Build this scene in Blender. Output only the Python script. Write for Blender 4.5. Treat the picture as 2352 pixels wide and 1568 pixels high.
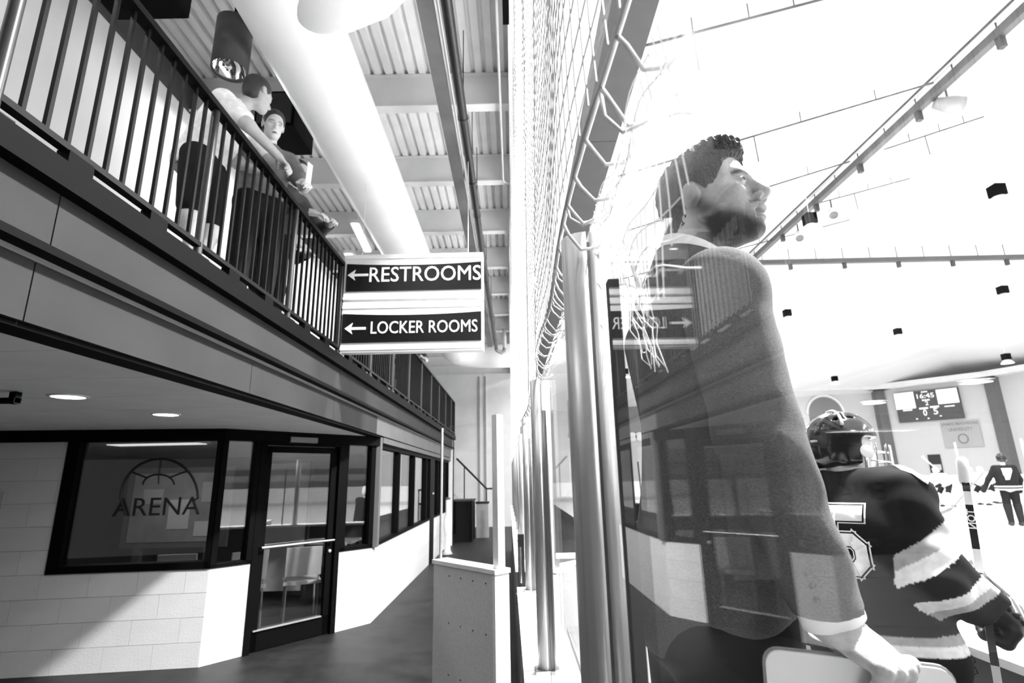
import bpy, bmesh, math, random
import numpy as np
from mathutils import Vector, Matrix

for o in list(bpy.data.objects):
    bpy.data.objects.remove(o, do_unlink=True)
SC = bpy.context.scene
COL = SC.collection
random.seed(7)

# ------------------------------------------------------------------ camera
F_PX = 1230.0
H_CAM = 1.65
PITCH = math.atan(314 / F_PX)
ROLL = math.radians(1.2)
_F = np.array([0, math.cos(PITCH), math.sin(PITCH)])
_U0 = np.array([0, -math.sin(PITCH), math.cos(PITCH)])
_R0 = np.array([1.0, 0, 0])
_U = math.cos(ROLL) * _U0 + math.sin(ROLL) * _R0
_R = math.cos(ROLL) * _R0 - math.sin(ROLL) * _U0
cam_d = bpy.data.cameras.new('camera')
cam_d.sensor_width = 36
cam_d.lens = F_PX / 2352 * 36
cam_d.clip_start = 0.02
cam_d.clip_end = 300
cam_d.dof.use_dof = True
cam_d.dof.focus_distance = 1.25
cam_d.dof.aperture_fstop = 6.3
cam = bpy.data.objects.new('camera', cam_d)
COL.objects.link(cam)
cam.matrix_world = Matrix(((_R[0], _U[0], -_F[0], 0), (_R[1], _U[1], -_F[1], 0),
                           (_R[2], _U[2], -_F[2], H_CAM), (0, 0, 0, 1)))
SC.camera = cam

def at(px, py, X=None, Y=None, Z=None):
    """point of the place seen at a pixel of the 2352x1568 frame, on a plane of known X, Y or Z"""
    d = _F * F_PX + _R * (px - 1176) + _U * (784 - py)
    t = X / d[0] if X is not None else (Y / d[1] if Y is not None else (Z - H_CAM) / d[2])
    return Vector((d[0] * t, d[1] * t, H_CAM + d[2] * t))

# ------------------------------------------------------------------ world, exposure
w = bpy.data.worlds.new('world')
SC.world = w
w.use_nodes = True
w.node_tree.nodes['Background'].inputs[0].default_value = (1, 1, 1, 1)
w.node_tree.nodes['Background'].inputs[1].default_value = 0.14
SC.view_settings.view_transform = 'Standard'
SC.view_settings.look = 'None'
SC.view_settings.gamma = 1
SC.view_settings.use_curve_mapping = False
SC.view_settings.exposure = 0.0
RINK_LAMP_W = 620.0
BALCONY_W = 45.0

# ------------------------------------------------------------------ materials
MATS = {}
def gm(name, v, rough=0.6, metal=0.0, noise=None, bump=None, emit=None, spec=0.5, attr=None, wave=None, stretch=None):
    """grey procedural material; noise=(scale, amount) tone wear, bump=(scale, strength)"""
    if name in MATS:
        return MATS[name]
    m = bpy.data.materials.new(name)
    m.use_nodes = True
    nt = m.node_tree
    N, L = nt.nodes, nt.links
    b = N['Principled BSDF']
    b.inputs['Base Color'].default_value = (v, v, v, 1)
    b.inputs['Roughness'].default_value = rough
    b.inputs['Metallic'].default_value = metal
    b.inputs['Specular IOR Level'].default_value = spec
    tc = N.new('ShaderNodeTexCoord')
    vec = tc.outputs['Object']
    if stretch:
        mp = N.new('ShaderNodeMapping'); mp.inputs['Scale'].default_value = stretch
        L.new(vec, mp.inputs[0]); vec = mp.outputs[0]
    src = None
    if attr:
        a = N.new('ShaderNodeAttribute'); a.attribute_name = attr
        src = a.outputs['Fac']
    if noise is None:
        noise = (6.0, 0.08)
    tx = N.new('ShaderNodeTexNoise')
    tx.inputs['Scale'].default_value = noise[0]
    tx.inputs['Detail'].default_value = 5
    L.new(vec, tx.inputs['Vector'])
    mr = N.new('ShaderNodeMapRange')
    mr.inputs['From Min'].default_value = 0.3
    mr.inputs['From Max'].default_value = 0.7
    mr.inputs['To Min'].default_value = 1 - noise[1]
    mr.inputs['To Max'].default_value = 1 + noise[1]
    L.new(tx.outputs['Fac'], mr.inputs['Value'])
    mu = N.new('ShaderNodeMath'); mu.operation = 'MULTIPLY'
    L.new(mr.outputs[0], mu.inputs[0])
    if src is not None:
        L.new(src, mu.inputs[1])
    else:
        mu.inputs[1].default_value = v
    cc = N.new('ShaderNodeCombineColor')
    for i in range(3):
        L.new(mu.outputs[0], cc.inputs[i])
    L.new(cc.outputs[0], b.inputs['Base Color'])
    if bump:
        t2 = N.new('ShaderNodeTexNoise'); t2.inputs['Scale'].default_value = bump[0]; t2.inputs['Detail'].default_value = 3
        L.new(vec, t2.inputs['Vector'])
        bp = N.new('ShaderNodeBump'); bp.inputs['Strength'].default_value = bump[1]; bp.inputs['Distance'].default_value = 0.01
        L.new(t2.outputs['Fac'], bp.inputs['Height'])
        L.new(bp.outputs[0], b.inputs['Normal'])
    if emit:
        b.inputs['Emission Color'].default_value = (1, 1, 1, 1)
        b.inputs['Emission Strength'].default_value = emit
    MATS[name] = m
    return m

def glass_mat(name, f0=0.05, tint=1.0, gain=1.0):
    """clear pane: transparent with Schlick reflection, the same from both faces"""
    if name in MATS:
        return MATS[name]
    m = bpy.data.materials.new(name)
    m.use_nodes = True
    nt = m.node_tree; N, L = nt.nodes, nt.links
    N.remove(N['Principled BSDF'])
    out = N['Material Output']
    g = N.new('ShaderNodeNewGeometry')
    dot = N.new('ShaderNodeVectorMath'); dot.operation = 'DOT_PRODUCT'
    L.new(g.outputs['Normal'], dot.inputs[0]); L.new(g.outputs['Incoming'], dot.inputs[1])
    ab = N.new('ShaderNodeMath'); ab.operation = 'ABSOLUTE'; L.new(dot.outputs['Value'], ab.inputs[0])
    om = N.new('ShaderNodeMath'); om.operation = 'SUBTRACT'; om.inputs[0].default_value = 1; L.new(ab.outputs[0], om.inputs[1])
    pw = N.new('ShaderNodeMath'); pw.operation = 'POWER'; L.new(om.outputs[0], pw.inputs[0]); pw.inputs[1].default_value = 5
    ma = N.new('ShaderNodeMath'); ma.operation = 'MULTIPLY_ADD'; L.new(pw.outputs[0], ma.inputs[0])
    ma.inputs[1].default_value = 1 - f0; ma.inputs[2].default_value = f0
    ma.use_clamp = True
    sc_ = N.new('ShaderNodeMath'); sc_.operation = 'MULTIPLY'; sc_.inputs[1].default_value = gain; L.new(ma.outputs[0], sc_.inputs[0])
    tr = N.new('ShaderNodeBsdfTransparent'); tr.inputs[0].default_value = (tint, tint, tint, 1)
    gl = N.new('ShaderNodeBsdfGlossy'); gl.inputs['Roughness'].default_value = 0.0
    gl.inputs[0].default_value = (1, 1, 1, 1)
    mx = N.new('ShaderNodeMixShader')
    L.new(sc_.outputs[0], mx.inputs[0]); L.new(tr.outputs[0], mx.inputs[1]); L.new(gl.outputs[0], mx.inputs[2])
    L.new(mx.outputs[0], out.inputs['Surface'])
    MATS[name] = m
    return m

# ------------------------------------------------------------------ mesh builder
WORLD = {}
def wloc(o):
    return WORLD.get(o.name, Vector((0, 0, 0))) if o else Vector((0, 0, 0))

def link_mesh(name, verts, faces, mat, parent=None, smooth=False, attr=None, mats=None, fm=None):
    v = np.asarray(verts, dtype=float)
    c = (v.min(0) + v.max(0)) / 2
    c[2] = v[:, 2].min()
    me = bpy.data.meshes.new(name)
    me.from_pydata([tuple(p) for p in (v - c)], [], [tuple(int(i) for i in f) for f in faces])
    me.update()
    if mats:
        for mm in mats: me.materials.append(mm)
        me.polygons.foreach_set('material_index', fm)
    elif mat: me.materials.append(mat)
    if smooth:
        me.polygons.foreach_set('use_smooth', [True] * len(me.polygons))
    if attr is not None:
        a = me.attributes.new('tone', 'FLOAT', 'POINT')
        a.data.foreach_set('value', np.asarray(attr, dtype=np.float32))
    o = bpy.data.objects.new(name, me)
    COL.objects.link(o)
    if parent:
        o.parent = parent
    o.location = Vector(c) - wloc(parent)
    WORLD[o.name] = Vector(c)
    return o

class MB:
    def __init__(s):
        s.v = []; s.f = []
    def add(s, v, f):
        n = len(s.v)
        s.v += [tuple(p) for p in v]
        s.f += [tuple(i + n for i in q) for q in f]
        return s
    def boxp(s, x0, x1, y0, y1, z0, z1):
        v = [(x, y, z) for x in (x0, x1) for y in (y0, y1) for z in (z0, z1)]
        return s.add(v, [(0, 1, 3, 2), (4, 6, 7, 5), (0, 4, 5, 1), (2, 3, 7, 6), (0, 2, 6, 4), (1, 5, 7, 3)])
    def obox(s, c, ax, ay, az, sx, sy, sz):
        """oriented box, centre c, axes, full sizes"""
        c = Vector(c); ax = Vector(ax).normalized(); ay = Vector(ay).normalized(); az = Vector(az).normalized()
        v = [c + ax * (i * sx / 2) + ay * (j * sy / 2) + az * (k * sz / 2) for i in (-1, 1) for j in (-1, 1) for k in (-1, 1)]
        return s.add(v, [(0, 1, 3, 2), (4, 6, 7, 5), (0, 4, 5, 1), (2, 3, 7, 6), (0, 2, 6, 4), (1, 5, 7, 3)])
    def bar(s, a, b, wd, ht, up=(0, 0, 1)):
        a = Vector(a); b = Vector(b); d = (b - a)
        ax = d.normalized(); up = Vector(up)
        ay = up.cross(ax)
        if ay.length < 1e-4: ay = Vector((1, 0, 0)).cross(ax)
        ay.normalize(); az = ax.cross(ay)
        return s.obox((a + b) / 2, ax, ay, az, d.length, wd, ht)
    def tube(s, pts, r, n=8, cap=True, closed=False):
        pts = [Vector(p) for p in pts]; m = len(pts)
        rs = [r] * m if not hasattr(r, '__len__') else list(r)
        v = []; f = []
        prev = None
        for i, p in enumerate(pts):
            if closed: t = pts[(i + 1) % m] - pts[i - 1]
            else: t = pts[min(i + 1, m - 1)] - pts[max(i - 1, 0)]
            t.normalize()
            if prev is None:
                ref = Vector((0, 0, 1)) if abs(t.z) < 0.9 else Vector((1, 0, 0))
                u = ref.cross(t).normalized()
            else:
                u = (prev - t * prev.dot(t))
                u = u.normalized() if u.length > 1e-6 else Vector((1, 0, 0)).cross(t).normalized()
            prev = u
            w_ = t.cross(u)
            for k in range(n):
                a = 2 * math.pi * k / n
                v.append(p + (u * math.cos(a) + w_ * math.sin(a)) * rs[i])
        for i in range(m if closed else m - 1):
            j = (i + 1) % m
            for k in range(n):
                f.append((i * n + k, i * n + (k + 1) % n, j * n + (k + 1) % n, j * n + k))
        if cap and not closed:
            f.append(tuple(reversed(range(n)))); f.append(tuple(range((m - 1) * n, m * n)))
        return s.add(v, f)
    def lathe(s, prof, c, axis=(0, 0, 1), n=24, capa=False, capb=False):
        """profile of (radius, along) about an axis through c"""
        c = Vector(c); a = Vector(axis).normalized()
        u = (Vector((1, 0, 0)) if abs(a.x) < 0.9 else Vector((0, 1, 0))); u = (u - a * u.dot(a)).normalized(); w_ = a.cross(u)
        v = []; f = []
        for (r, h) in prof:
            for k in range(n):
                t = 2 * math.pi * k / n
                v.append(c + a * h + (u * math.cos(t) + w_ * math.sin(t)) * r)
        for i in range(len(prof) - 1):
            for k in range(n):
                f.append((i * n + k, i * n + (k + 1) % n, (i + 1) * n + (k + 1) % n, (i + 1) * n + k))
        if capa: f.append(tuple(reversed(range(n))))
        if capb: f.append(tuple(range((len(prof) - 1) * n, len(prof) * n)))
        return s.add(v, f)
    def prism(s, poly, ext):
        """3-D polygon extruded by a vector"""
        n = len(poly); e = Vector(ext)
        v = [Vector(p) for p in poly] + [Vector(p) + e for p in poly]
        f = [tuple(range(n)), tuple(reversed(range(n, 2 * n)))]
        f += [(i, i + n, (i + 1) % n + n, (i + 1) % n) for i in range(n)]
        return s.add(v, f)
    def build(s, name, mat, parent=None, smooth=False, **k):
        o = link_mesh(name, s.v, s.f, mat, parent, smooth, **k)
        if not k.get('mats'):
            bm = bmesh.new(); bm.from_mesh(o.data)
            bmesh.ops.recalc_face_normals(bm, faces=bm.faces)
            bm.to_mesh(o.data); bm.free()
        return o

def tag(o, label=None, cat=None, group=None, kind=None):
    if label: o['label'] = label
    if cat: o['category'] = cat
    if group: o['group'] = group
    if kind: o['kind'] = kind
    return o

def thing(name, label, cat, loc=(0, 0, 0), group=None, kind=None):
    o = bpy.data.objects.new(name, None)
    COL.objects.link(o)
    o.location = Vector(loc); o.empty_display_size = 0.1
    WORLD[o.name] = Vector(loc)
    return tag(o, label, cat, group, kind)

def struct(o):
    o['kind'] = 'structure'
    return o

def text_geo(txt, size, depth, org, xd, yd, align='LEFT', sx=1.0, font_bold=False):
    """lettering as solid geometry on a plane: org is the baseline start"""
    cu = bpy.data.curves.new('lettering', 'FONT')
    cu.body = txt; cu.size = size; cu.extrude = depth / 2; cu.align_x = align; cu.resolution_u = 3
    if font_bold: cu.offset = size * 0.018
    ob = bpy.data.objects.new('lettering', cu)
    me = bpy.data.meshes.new_from_object(ob)
    xd = Vector(xd).normalized(); yd = Vector(yd).normalized(); zd = xd.cross(yd); org = Vector(org)
    v = [org + xd * (p.co.x * sx) + yd * p.co.y + zd * p.co.z for p in me.vertices]
    f = [tuple(p.vertices) for p in me.polygons]
    bpy.data.objects.remove(ob); bpy.data.curves.remove(cu); bpy.data.meshes.remove(me)
    return v, f

# ------------------------------------------------------------------ implicit surfaces for bodies
def s_ell(c, r, R=None):
    c = np.array(c, float); r = np.array(r, float)
    Rm = None if R is None else np.array(R, float)
    def f(P):
        q = P - c
        if Rm is not None: q = q @ Rm
        k0 = np.sqrt(((q / r) ** 2).sum(1)); k1 = np.sqrt(((q / (r * r)) ** 2).sum(1)) + 1e-9
        return k0 * (k0 - 1) / k1
    return f
def s_cap(a, b, ra, rb=None):
    a = np.array(a, float); b = np.array(b, float); rb = ra if rb is None else rb
    d = b - a; L2 = max(float(d @ d), 1e-12)
    def f(P):
        q = P - a
        h = np.clip(q @ d / L2, 0, 1)
        return np.sqrt(((q - h[:, None] * d) ** 2).sum(1)) - (ra + (rb - ra) * h)
    return f
def s_box(c, hs, rd=0.0, R=None):
    c = np.array(c, float); hs = np.array(hs, float) - rd
    Rm = None if R is None else np.array(R, float)
    def f(P):
        q = P - c
        if Rm is not None: q = q @ Rm
        q = np.abs(q) - hs
        return np.sqrt((np.maximum(q, 0) ** 2).sum(1)) + np.minimum(q.max(1), 0) - rd
    return f
def smin(a, b, k):
    h = np.clip(0.5 + 0.5 * (b - a) / k, 0, 1)
    return b + (a - b) * h - k * h * (1 - h)
def smax(a, b, k): return -smin(-a, -b, k)
def u_all(fs, k=0.03):
    def f(P):
        d = fs[0](P)
        for g in fs[1:]:
            d = smin(d, g(P), k)
        return d
    return f

def surf(f, lo, hi, h):
    """naive surface nets over a sign field, fine cells only near the surface"""
    lo = np.array(lo, float); hi = np.array(hi, float)
    n = (np.ceil((hi - lo) / (4 * h)).astype(int) + 1) * 4 + 1
    ax = [lo[i] + h * np.arange(n[i]) for i in range(3)]
    axc = [a[::4] for a in ax]
    G = np.stack(np.meshgrid(*axc, indexing='ij'), -1)
    Dc = f(G.reshape(-1, 3)).reshape(G.shape[:3])
    D = Dc
    for i in range(3):
        D = np.repeat(D, 4, axis=i)
    D = D[:n[0], :n[1], :n[2]].copy()
    near = np.abs(D) < 4 * h * 2.2
    ii = np.argwhere(near)
    P = lo + ii * h
    D[near] = f(P)
    S = D < 0
    n = np.array(D.shape)
    c = np.zeros(n - 1, int)
    off = [(i, j, k) for i in (0, 1) for j in (0, 1) for k in (0, 1)]
    def sh(A, o): return A[o[0]:o[0] + n[0] - 1, o[1]:o[1] + n[1] - 1, o[2]:o[2] + n[2] - 1]
    for o in off: c += sh(S, o)
    act = (c > 0) & (c < 8)
    cells = np.argwhere(act)
    idx = -np.ones(n - 1, int); idx[act] = np.arange(len(cells))
    acc = np.zeros((len(cells), 3)); cnt = np.zeros(len(cells))
    for a in off:
        for axx in range(3):
            if a[axx] == 1: continue
            b = list(a); b[axx] = 1
            da = D[tuple((cells + np.array(a)).T)]; db = D[tuple((cells + np.array(b)).T)]
            m = (da < 0) != (db < 0)
            t = np.where(m, da / np.where(m, da - db, 1), 0)
            p = cells + np.array(a, float)
            p[:, axx] += t
            acc[m] += p[m]; cnt[m] += 1
    V = lo + h * acc / cnt[:, None]
    Fs = []
    for axx in range(3):
        o1, o2 = [(1, 2), (2, 0), (0, 1)][axx]
        sl0 = [slice(None)] * 3; sl1 = [slice(None)] * 3
        sl0[axx] = slice(0, -1); sl1[axx] = slice(1, None)
        A = S[tuple(sl0)]; B = S[tuple(sl1)]
        e = np.argwhere(A != B)
        ok = (e[:, o1] > 0) & (e[:, o2] > 0) & (e[:, o1] < n[o1] - 1) & (e[:, o2] < n[o2] - 1)
        e = e[ok]
        fl = A[tuple(e.T)]
        q = []
        for (p1, p2) in ((-1, -1), (0, -1), (0, 0), (-1, 0)):
            z = e.copy(); z[:, o1] += p1; z[:, o2] += p2
            q.append(idx[tuple(z.T)])
        q = np.stack(q, 1)
        q[~fl] = q[~fl][:, ::-1]
        Fs.append(q)
    return V, np.concatenate(Fs)

def frame(org, heading=0.0, pitch=0.0, roll=0.0):
    return (Matrix.Translation(Vector(org)) @ Matrix.Rotation(math.radians(heading), 4, 'Z')
            @ Matrix.Rotation(math.radians(-pitch), 4, 'Y') @ Matrix.Rotation(math.radians(roll), 4, 'X'))
def xf(M, V):
    A = np.array(M)
    return np.asarray(V) @ A[:3, :3].T + A[:3, 3]
def axes_frame(org, x, z):
    x = Vector(x).normalized(); z = Vector(z); z = (z - x * z.dot(x)).normalized(); y = z.cross(x)
    return Matrix(((x.x, y.x, z.x, org[0]), (x.y, y.y, z.y, org[1]), (x.z, y.z, z.z, org[2]), (0, 0, 0, 1)))
# ================================================================== MATERIALS IN USE
M_wallw = gm('painted_block', 0.64, 0.55, noise=(3, .05), bump=(60, .15))
M_mortar = gm('painted_mortar', 0.3, 0.7)
M_black = gm('black_painted_metal', 0.003, 0.6, spec=.04)
M_rail = gm('dark_railing_paint', 0.004, 0.5, noise=(20, .2), spec=.08)
M_fascia = gm('grey_fascia_board', 0.035, 0.85, noise=(2, .1), spec=.05)
M_fasciaL = gm('pale_fascia_panel', 0.11, 0.8, noise=(2, .08), spec=.1)
M_soffit = gm('soffit_panel', 0.85, 0.75, noise=(2, .06))
M_white = gm('white_paint', 0.82, 0.5, noise=(3, .04))
M_duct = gm('white_duct_skin', 0.86, 0.45, noise=(2, .04), bump=(4, .1))
M_deck = gm('white_roof_deck', 0.9, 0.55, noise=(3, .08))
M_beam = gm('grey_beam_paint', 0.72, 0.6, noise=(2, .08))
M_floor = gm('dark_rubber_floor', 0.012, 0.5, noise=(5, .5), bump=(90, .25), spec=.25)
M_alu = gm('brushed_aluminium', 0.45, 0.38, metal=.4, noise=(3, .12), stretch=(60, 60, 1))
M_board = gm('white_dasher_plastic', 0.8, 0.4, noise=(9, .05), bump=(30, .05))
M_boardg = gm('grey_dasher_panel', 0.62, 0.5, noise=(60, .1))
M_glass = glass_mat('rink_glass', 0.04, gain=.68)
M_wglass = glass_mat('window_glass', 0.09, 0.9)
M_net = gm('white_net_cord', 0.85, 0.7)
M_dark = gm('dark_grey_steel', 0.02, 0.5, spec=.15)

# ================================================================== SHELL
floor = struct(MB().boxp(-9, 2.0, -4, 26, -0.12, 0.0).build('floor', M_floor))

K1 = Vector((-2.99, 5.575, 0)); K2 = Vector((-1.77, 7.05, 0)); A0 = Vector((-6.4, 5.18, 0))
BH = 0.215

def wall_seg(name, A, B, z0, z1, openings=(), th=0.18, blen=0.43, phase=0.0, mat=M_wallw):
    """block wall from A to B (front face on the line, body behind it to the left); openings = (s0,s1,z0,z1)"""
    A = Vector(A); B = Vector(B); d = (B - A); L = d.length; x = d.normalized(); nrm = Vector((x.y, -x.x, 0))
    def solid(s0, s1, a, b):
        mb.obox(A + x * ((s0 + s1) / 2) - nrm * (0.006 + th / 2) + Vector((0, 0, (a + b) / 2)), x, nrm, (0, 0, 1), s1 - s0, th, b - a)
    mb = MB()
    zs = sorted({z0, z1} | {o[2] for o in openings} | {o[3] for o in openings})
    for a, b in zip(zs, zs[1:]):
        s = 0.0
        for o in sorted(openings):
            if o[2] < b - 1e-4 and o[3] > a + 1e-4:
                if o[0] > s + 1e-3: solid(s, o[0], a, b)
                s = max(s, o[1])
        if s < L - 1e-3: solid(s, L, a, b)
    wo = struct(mb.build(name, M_mortar))
    cache = {}
    k = 0
    z = z0
    while z < z1 - 0.02:
        zb = min(z + BH, z1)
        spans = [(0.0, L)]
        for o in openings:
            if o[2] < zb - 0.03 and o[3] > z + 0.03:
                ns = []
                for (p, q) in spans:
                    if o[0] > p + 1e-3: ns.append((p, min(q, o[0])))
                    if o[1] < q - 1e-3: ns.append((max(p, o[1]), q))
                spans = [t for t in ns if t[1] - t[0] > 0.02]
        for (p, q) in spans:
            s = -blen * (0.5 if k % 2 else 0.0) + phase
            while s < q:
                u0 = max(s, p); u1 = min(s + blen, q)
                if u1 - u0 > 0.015:
                    key = (round(u1 - u0, 3), round(zb - z, 3))
                    if key not in cache:
                        m_ = MB().obox((0, 0, 0), (1, 0, 0), (0, 1, 0), (0, 0, 1), key[0] - .003, .03, key[1] - .0035)
                        me = bpy.data.meshes.new('block'); me.from_pydata(m_.v, [], m_.f); me.materials.append(mat); me.update()
                        cache[key] = me
                    o_ = bpy.data.objects.new('block', cache[key]); COL.objects.link(o_)
                    o_.parent = wo
                    c = A + x * ((u0 + u1) / 2) - nrm * 0.015 + Vector((0, 0, (z + zb) / 2 + A.z))
                    o_.location = c - wloc(wo)
                    o_.rotation_euler = (0, 0, math.atan2(x.y, x.x))
                s += blen
        z = zb; k += 1
    return wo

WTOP = 2.2
LW = (K1 - A0).length
sw0 = (Vector((-4.44, 5.40, 0)) - A0).length
wall_seg('wall_left', A0, K1, 0, WTOP, [(sw0, LW, 4 * BH, WTOP)])
DX = (K2 - K1).normalized(); DN = Vector((DX.y, -DX.x, 0)); DL = (K2 - K1).length
S_D0, S_D1 = 0.40, 1.42
wall_seg('wall_door_left', K1, K1 + DX * S_D0, 0, 4 * BH)
wall_seg('wall_door_right', K1 + DX * S_D1, K2, 0, 4 * BH)
wall_seg('wall_corridor', K2, K2 + Vector((0, 4.5, 0)), 0, 4 * BH)
wall_seg('wall_corridor_far', K2 + Vector((0, 5.0, 0)), K2 + Vector((0, 7.6, 0)), 0, 4 * BH)

def pt(A, x, s, z, off=0.0):
    n = Vector((x.y, -x.x, 0))
    return A + x * s + n * off + Vector((0, 0, z))

def window(name, A, x, s0, s1, z0, z1, fw=0.09, fd=0.14, mull=(), mat=M_black, pane=True, fr=None):
    fr = fr or fw
    n = Vector((x.y, -x.x, 0))
    mb = MB()
    def bar(a, b, c, d):
        mb.obox(pt(A, x, (a + b) / 2, (c + d) / 2, 0.015 - fd / 2), x, n, (0, 0, 1), b - a, fd, d - c)
    bar(s0, s1, z0, z0 + fw * 0.6); bar(s0, s1, z1 - fw, z1)
    bar(s0, s0 + fw, z0, z1); bar(s1 - fr, s1, z0, z1)
    o = struct(mb.build(name, mat))
    for m in mull:
        MB().obox(pt(A, x, m, (z0 + z1) / 2, 0.015 - fd / 2), x, n, (0, 0, 1), fw, fd, z1 - z0 - fw).build('mullion', mat, o)
    edges = [s0 + fw] + [e for m in mull for e in (m - fw / 2, m + fw / 2)] + [s1 - fr]
    if pane:
        for a, b in zip(edges[::2], edges[1::2]):
            MB().obox(pt(A, x, (a + b) / 2, (z0 + z1) / 2, -0.04), x, n, (0, 0, 1), b - a, .008, z1 - z0 - fw * 1.4).build('pane', M_wglass, o)
    return o

XL = (K1 - A0).normalized()
window('window_1', A0, XL, sw0, LW, 4 * BH, 2.2, fw=0.11, fr=.05)
window('window_2', K1, DX, 0.0, S_D0, 4 * BH, 2.2, fw=0.055)
window('window_3', K1, DX, S_D1, DL - 0.02, 4 * BH, 2.2, fw=0.07)
CX = Vector((0, 1, 0))
ym = [at(p, 1130, X=-1.77)[1] - K2.y for p in (915, 950, 978)]
window('window_4', K2, CX, 0.06, 4.5, 4 * BH, 2.13, fw=0.06, mull=ym)
window('window_5', K2, CX, 5.0, 7.6, 4 * BH, 2.13, fw=0.05, mull=(5.6, 6.2, 6.8))

# ---- entrance door
def door(name, A, x, s0, s1, z1, bar_z=1.0):
    n = Vector((x.y, -x.x, 0))
    fr = MB()
    def bx(mb, a, b, c, d, off=0.0, dp=0.12):
        mb.obox(pt(A, x, (a + b) / 2, (c + d) / 2, off - dp / 2), x, n, (0, 0, 1), b - a, dp, d - c)
    bx(fr, s0, s0 + .06, 0, z1, .02); bx(fr, s1 - .06, s1, 0, z1, .02); bx(fr, s0, s1, z1 - .14, z1, .02)
    o = struct(fr.build(name, M_black))
    lf = MB(); a, b = s0 + .07, s1 - .07
    bx(lf, a, a + .07, .01, z1 - .15, -.02, .05); bx(lf, b - .07, b, .01, z1 - .15, -.02, .05)
    bx(lf, a, b, z1 - .22, z1 - .15, -.02, .05); bx(lf, a, b, .01, .2, -.02, .05)
    leaf = lf.build('door_leaf', M_black, o)
    g = MB(); bx(g, a + .07, b - .07, .2, z1 - .22, -.04, .008); g.build('pane', M_wglass, leaf)
    p = MB(); p.tube([pt(A, x, a + .01, bar_z, .045), pt(A, x, b - .02, bar_z, .045)], .014, 8)
    for s in (a + .02, b - .03): p.tube([pt(A, x, s, bar_z, -.02), pt(A, x, s, bar_z, .045)], .011, 6)
    p.build('push_bar', gm('bright_steel', .75, .2, metal=1), leaf)
    q = MB(); q.lathe([(.018, 0), (.018, .015), (.008, .018)], pt(A, x, b - .035, bar_z - .12, -.02), n, 12, True, True)
    q.build('lock_cylinder', M_alu, leaf)
    r = MB(); bx(r, a + .02, b - .1, .195, .207, .0, .03); r.build('kick_edge', gm('worn_edge', .25, .4), leaf)
    c = MB(); bx(c, a + .22, a + .55, z1 - .11, z1 - .05, .075, .055); c.build('door_closer', gm('closer_metal', .18, .4), o)
    return o
door('door_1', K1, DX, S_D0, S_D1, 2.2)
# dark narrow door between the corridor windows
dd = struct(MB().boxp(-1.85, -1.755, K2.y + 4.5, K2.y + 5.0, 0, 2.13).build('door_2', M_black))
MB().boxp(-1.754, -1.72, K2.y + 4.53, K2.y + 4.75, 1.36, 1.395).build('door_handle', gm('bright_steel', .75, .2), dd)

# pilasters and white lintel over corridor windows
tr = struct(MB().boxp(-1.86, -1.72, K2.y - .03, K2.y + .06, 4 * BH, 2.2).build('trim_1', M_fasciaL))
tr2 = struct(MB().boxp(-1.86, -1.705, K2.y + .06, 14.9, 2.13, 2.2).build('trim_2', M_fasciaL))
endc = struct(MB().boxp(-1.86, -1.66, 14.65, 14.9, 0, 2.85).build('trim_3', M_white))
MB().boxp(-1.655, -1.63, 14.72, 14.76, 0.0, 2.8).build('conduit', M_rail, endc)
# black header band where soffit meets the walls
hb = MB()
for P, Q in ((A0, K1), (K1, K2)):
    x = (Q - P).normalized(); n = Vector((x.y, -x.x, 0))
    hb.obox((P + Q) / 2 + n * .02 + Vector((0, 0, 2.155)), x, n, (0, 0, 1), (Q - P).length + .02, .06, .13)
struct(hb.build('trim_4', M_black))

# framed display window at the far left
dc = thing('display_case', 'grey framed dark notice case on block wall at the far left edge', 'notice case', pt(A0, XL, 1.0, .55, .02))
mb = MB(); sA, sB, zA, zB = .55, 1.47, .62, 1.63
for (a, b, c, d) in ((sA, sB, zA, zA + .09), (sA, sB, zB - .09, zB), (sA, sA + .09, zA + .09, zB - .09), (sB - .09, sB, zA + .09, zB - .09)):
    mb.obox(pt(A0, XL, (a + b) / 2, (c + d) / 2, .025), XL, (XL.y, -XL.x, 0), (0, 0, 1), b - a, .05, d - c)
mb.build('case_frame', gm('grey_frame', .3, .5), dc)
MB().obox(pt(A0, XL, (sA + sB) / 2, (zA + zB) / 2, .012), XL, (XL.y, -XL.x, 0), (0, 0, 1), sB - sA - .18, .012, zB - zA - .18).build('case_back', gm('dark_felt', .03, .7), dc)

# room behind the windows
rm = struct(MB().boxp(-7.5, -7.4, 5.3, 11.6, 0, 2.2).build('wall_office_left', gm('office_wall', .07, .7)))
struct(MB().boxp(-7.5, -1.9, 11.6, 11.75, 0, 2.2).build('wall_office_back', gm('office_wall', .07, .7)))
# ================================================================== BALCONY
YB0, YB1 = -1.5, 14.9
bal = thing('balcony', 'long grey balcony slab with layered fascia above the glazed offices', 'balcony', (-3.5, 6.5, 2.2))
MB().boxp(-8.8, -1.68, YB0, YB1, 2.71, 2.8).build('floor_slab', M_dark, bal)
MB().boxp(-1.68, -1.60, YB0, YB1, 2.70, 2.80).build('edge_angle', M_black, bal)
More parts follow.
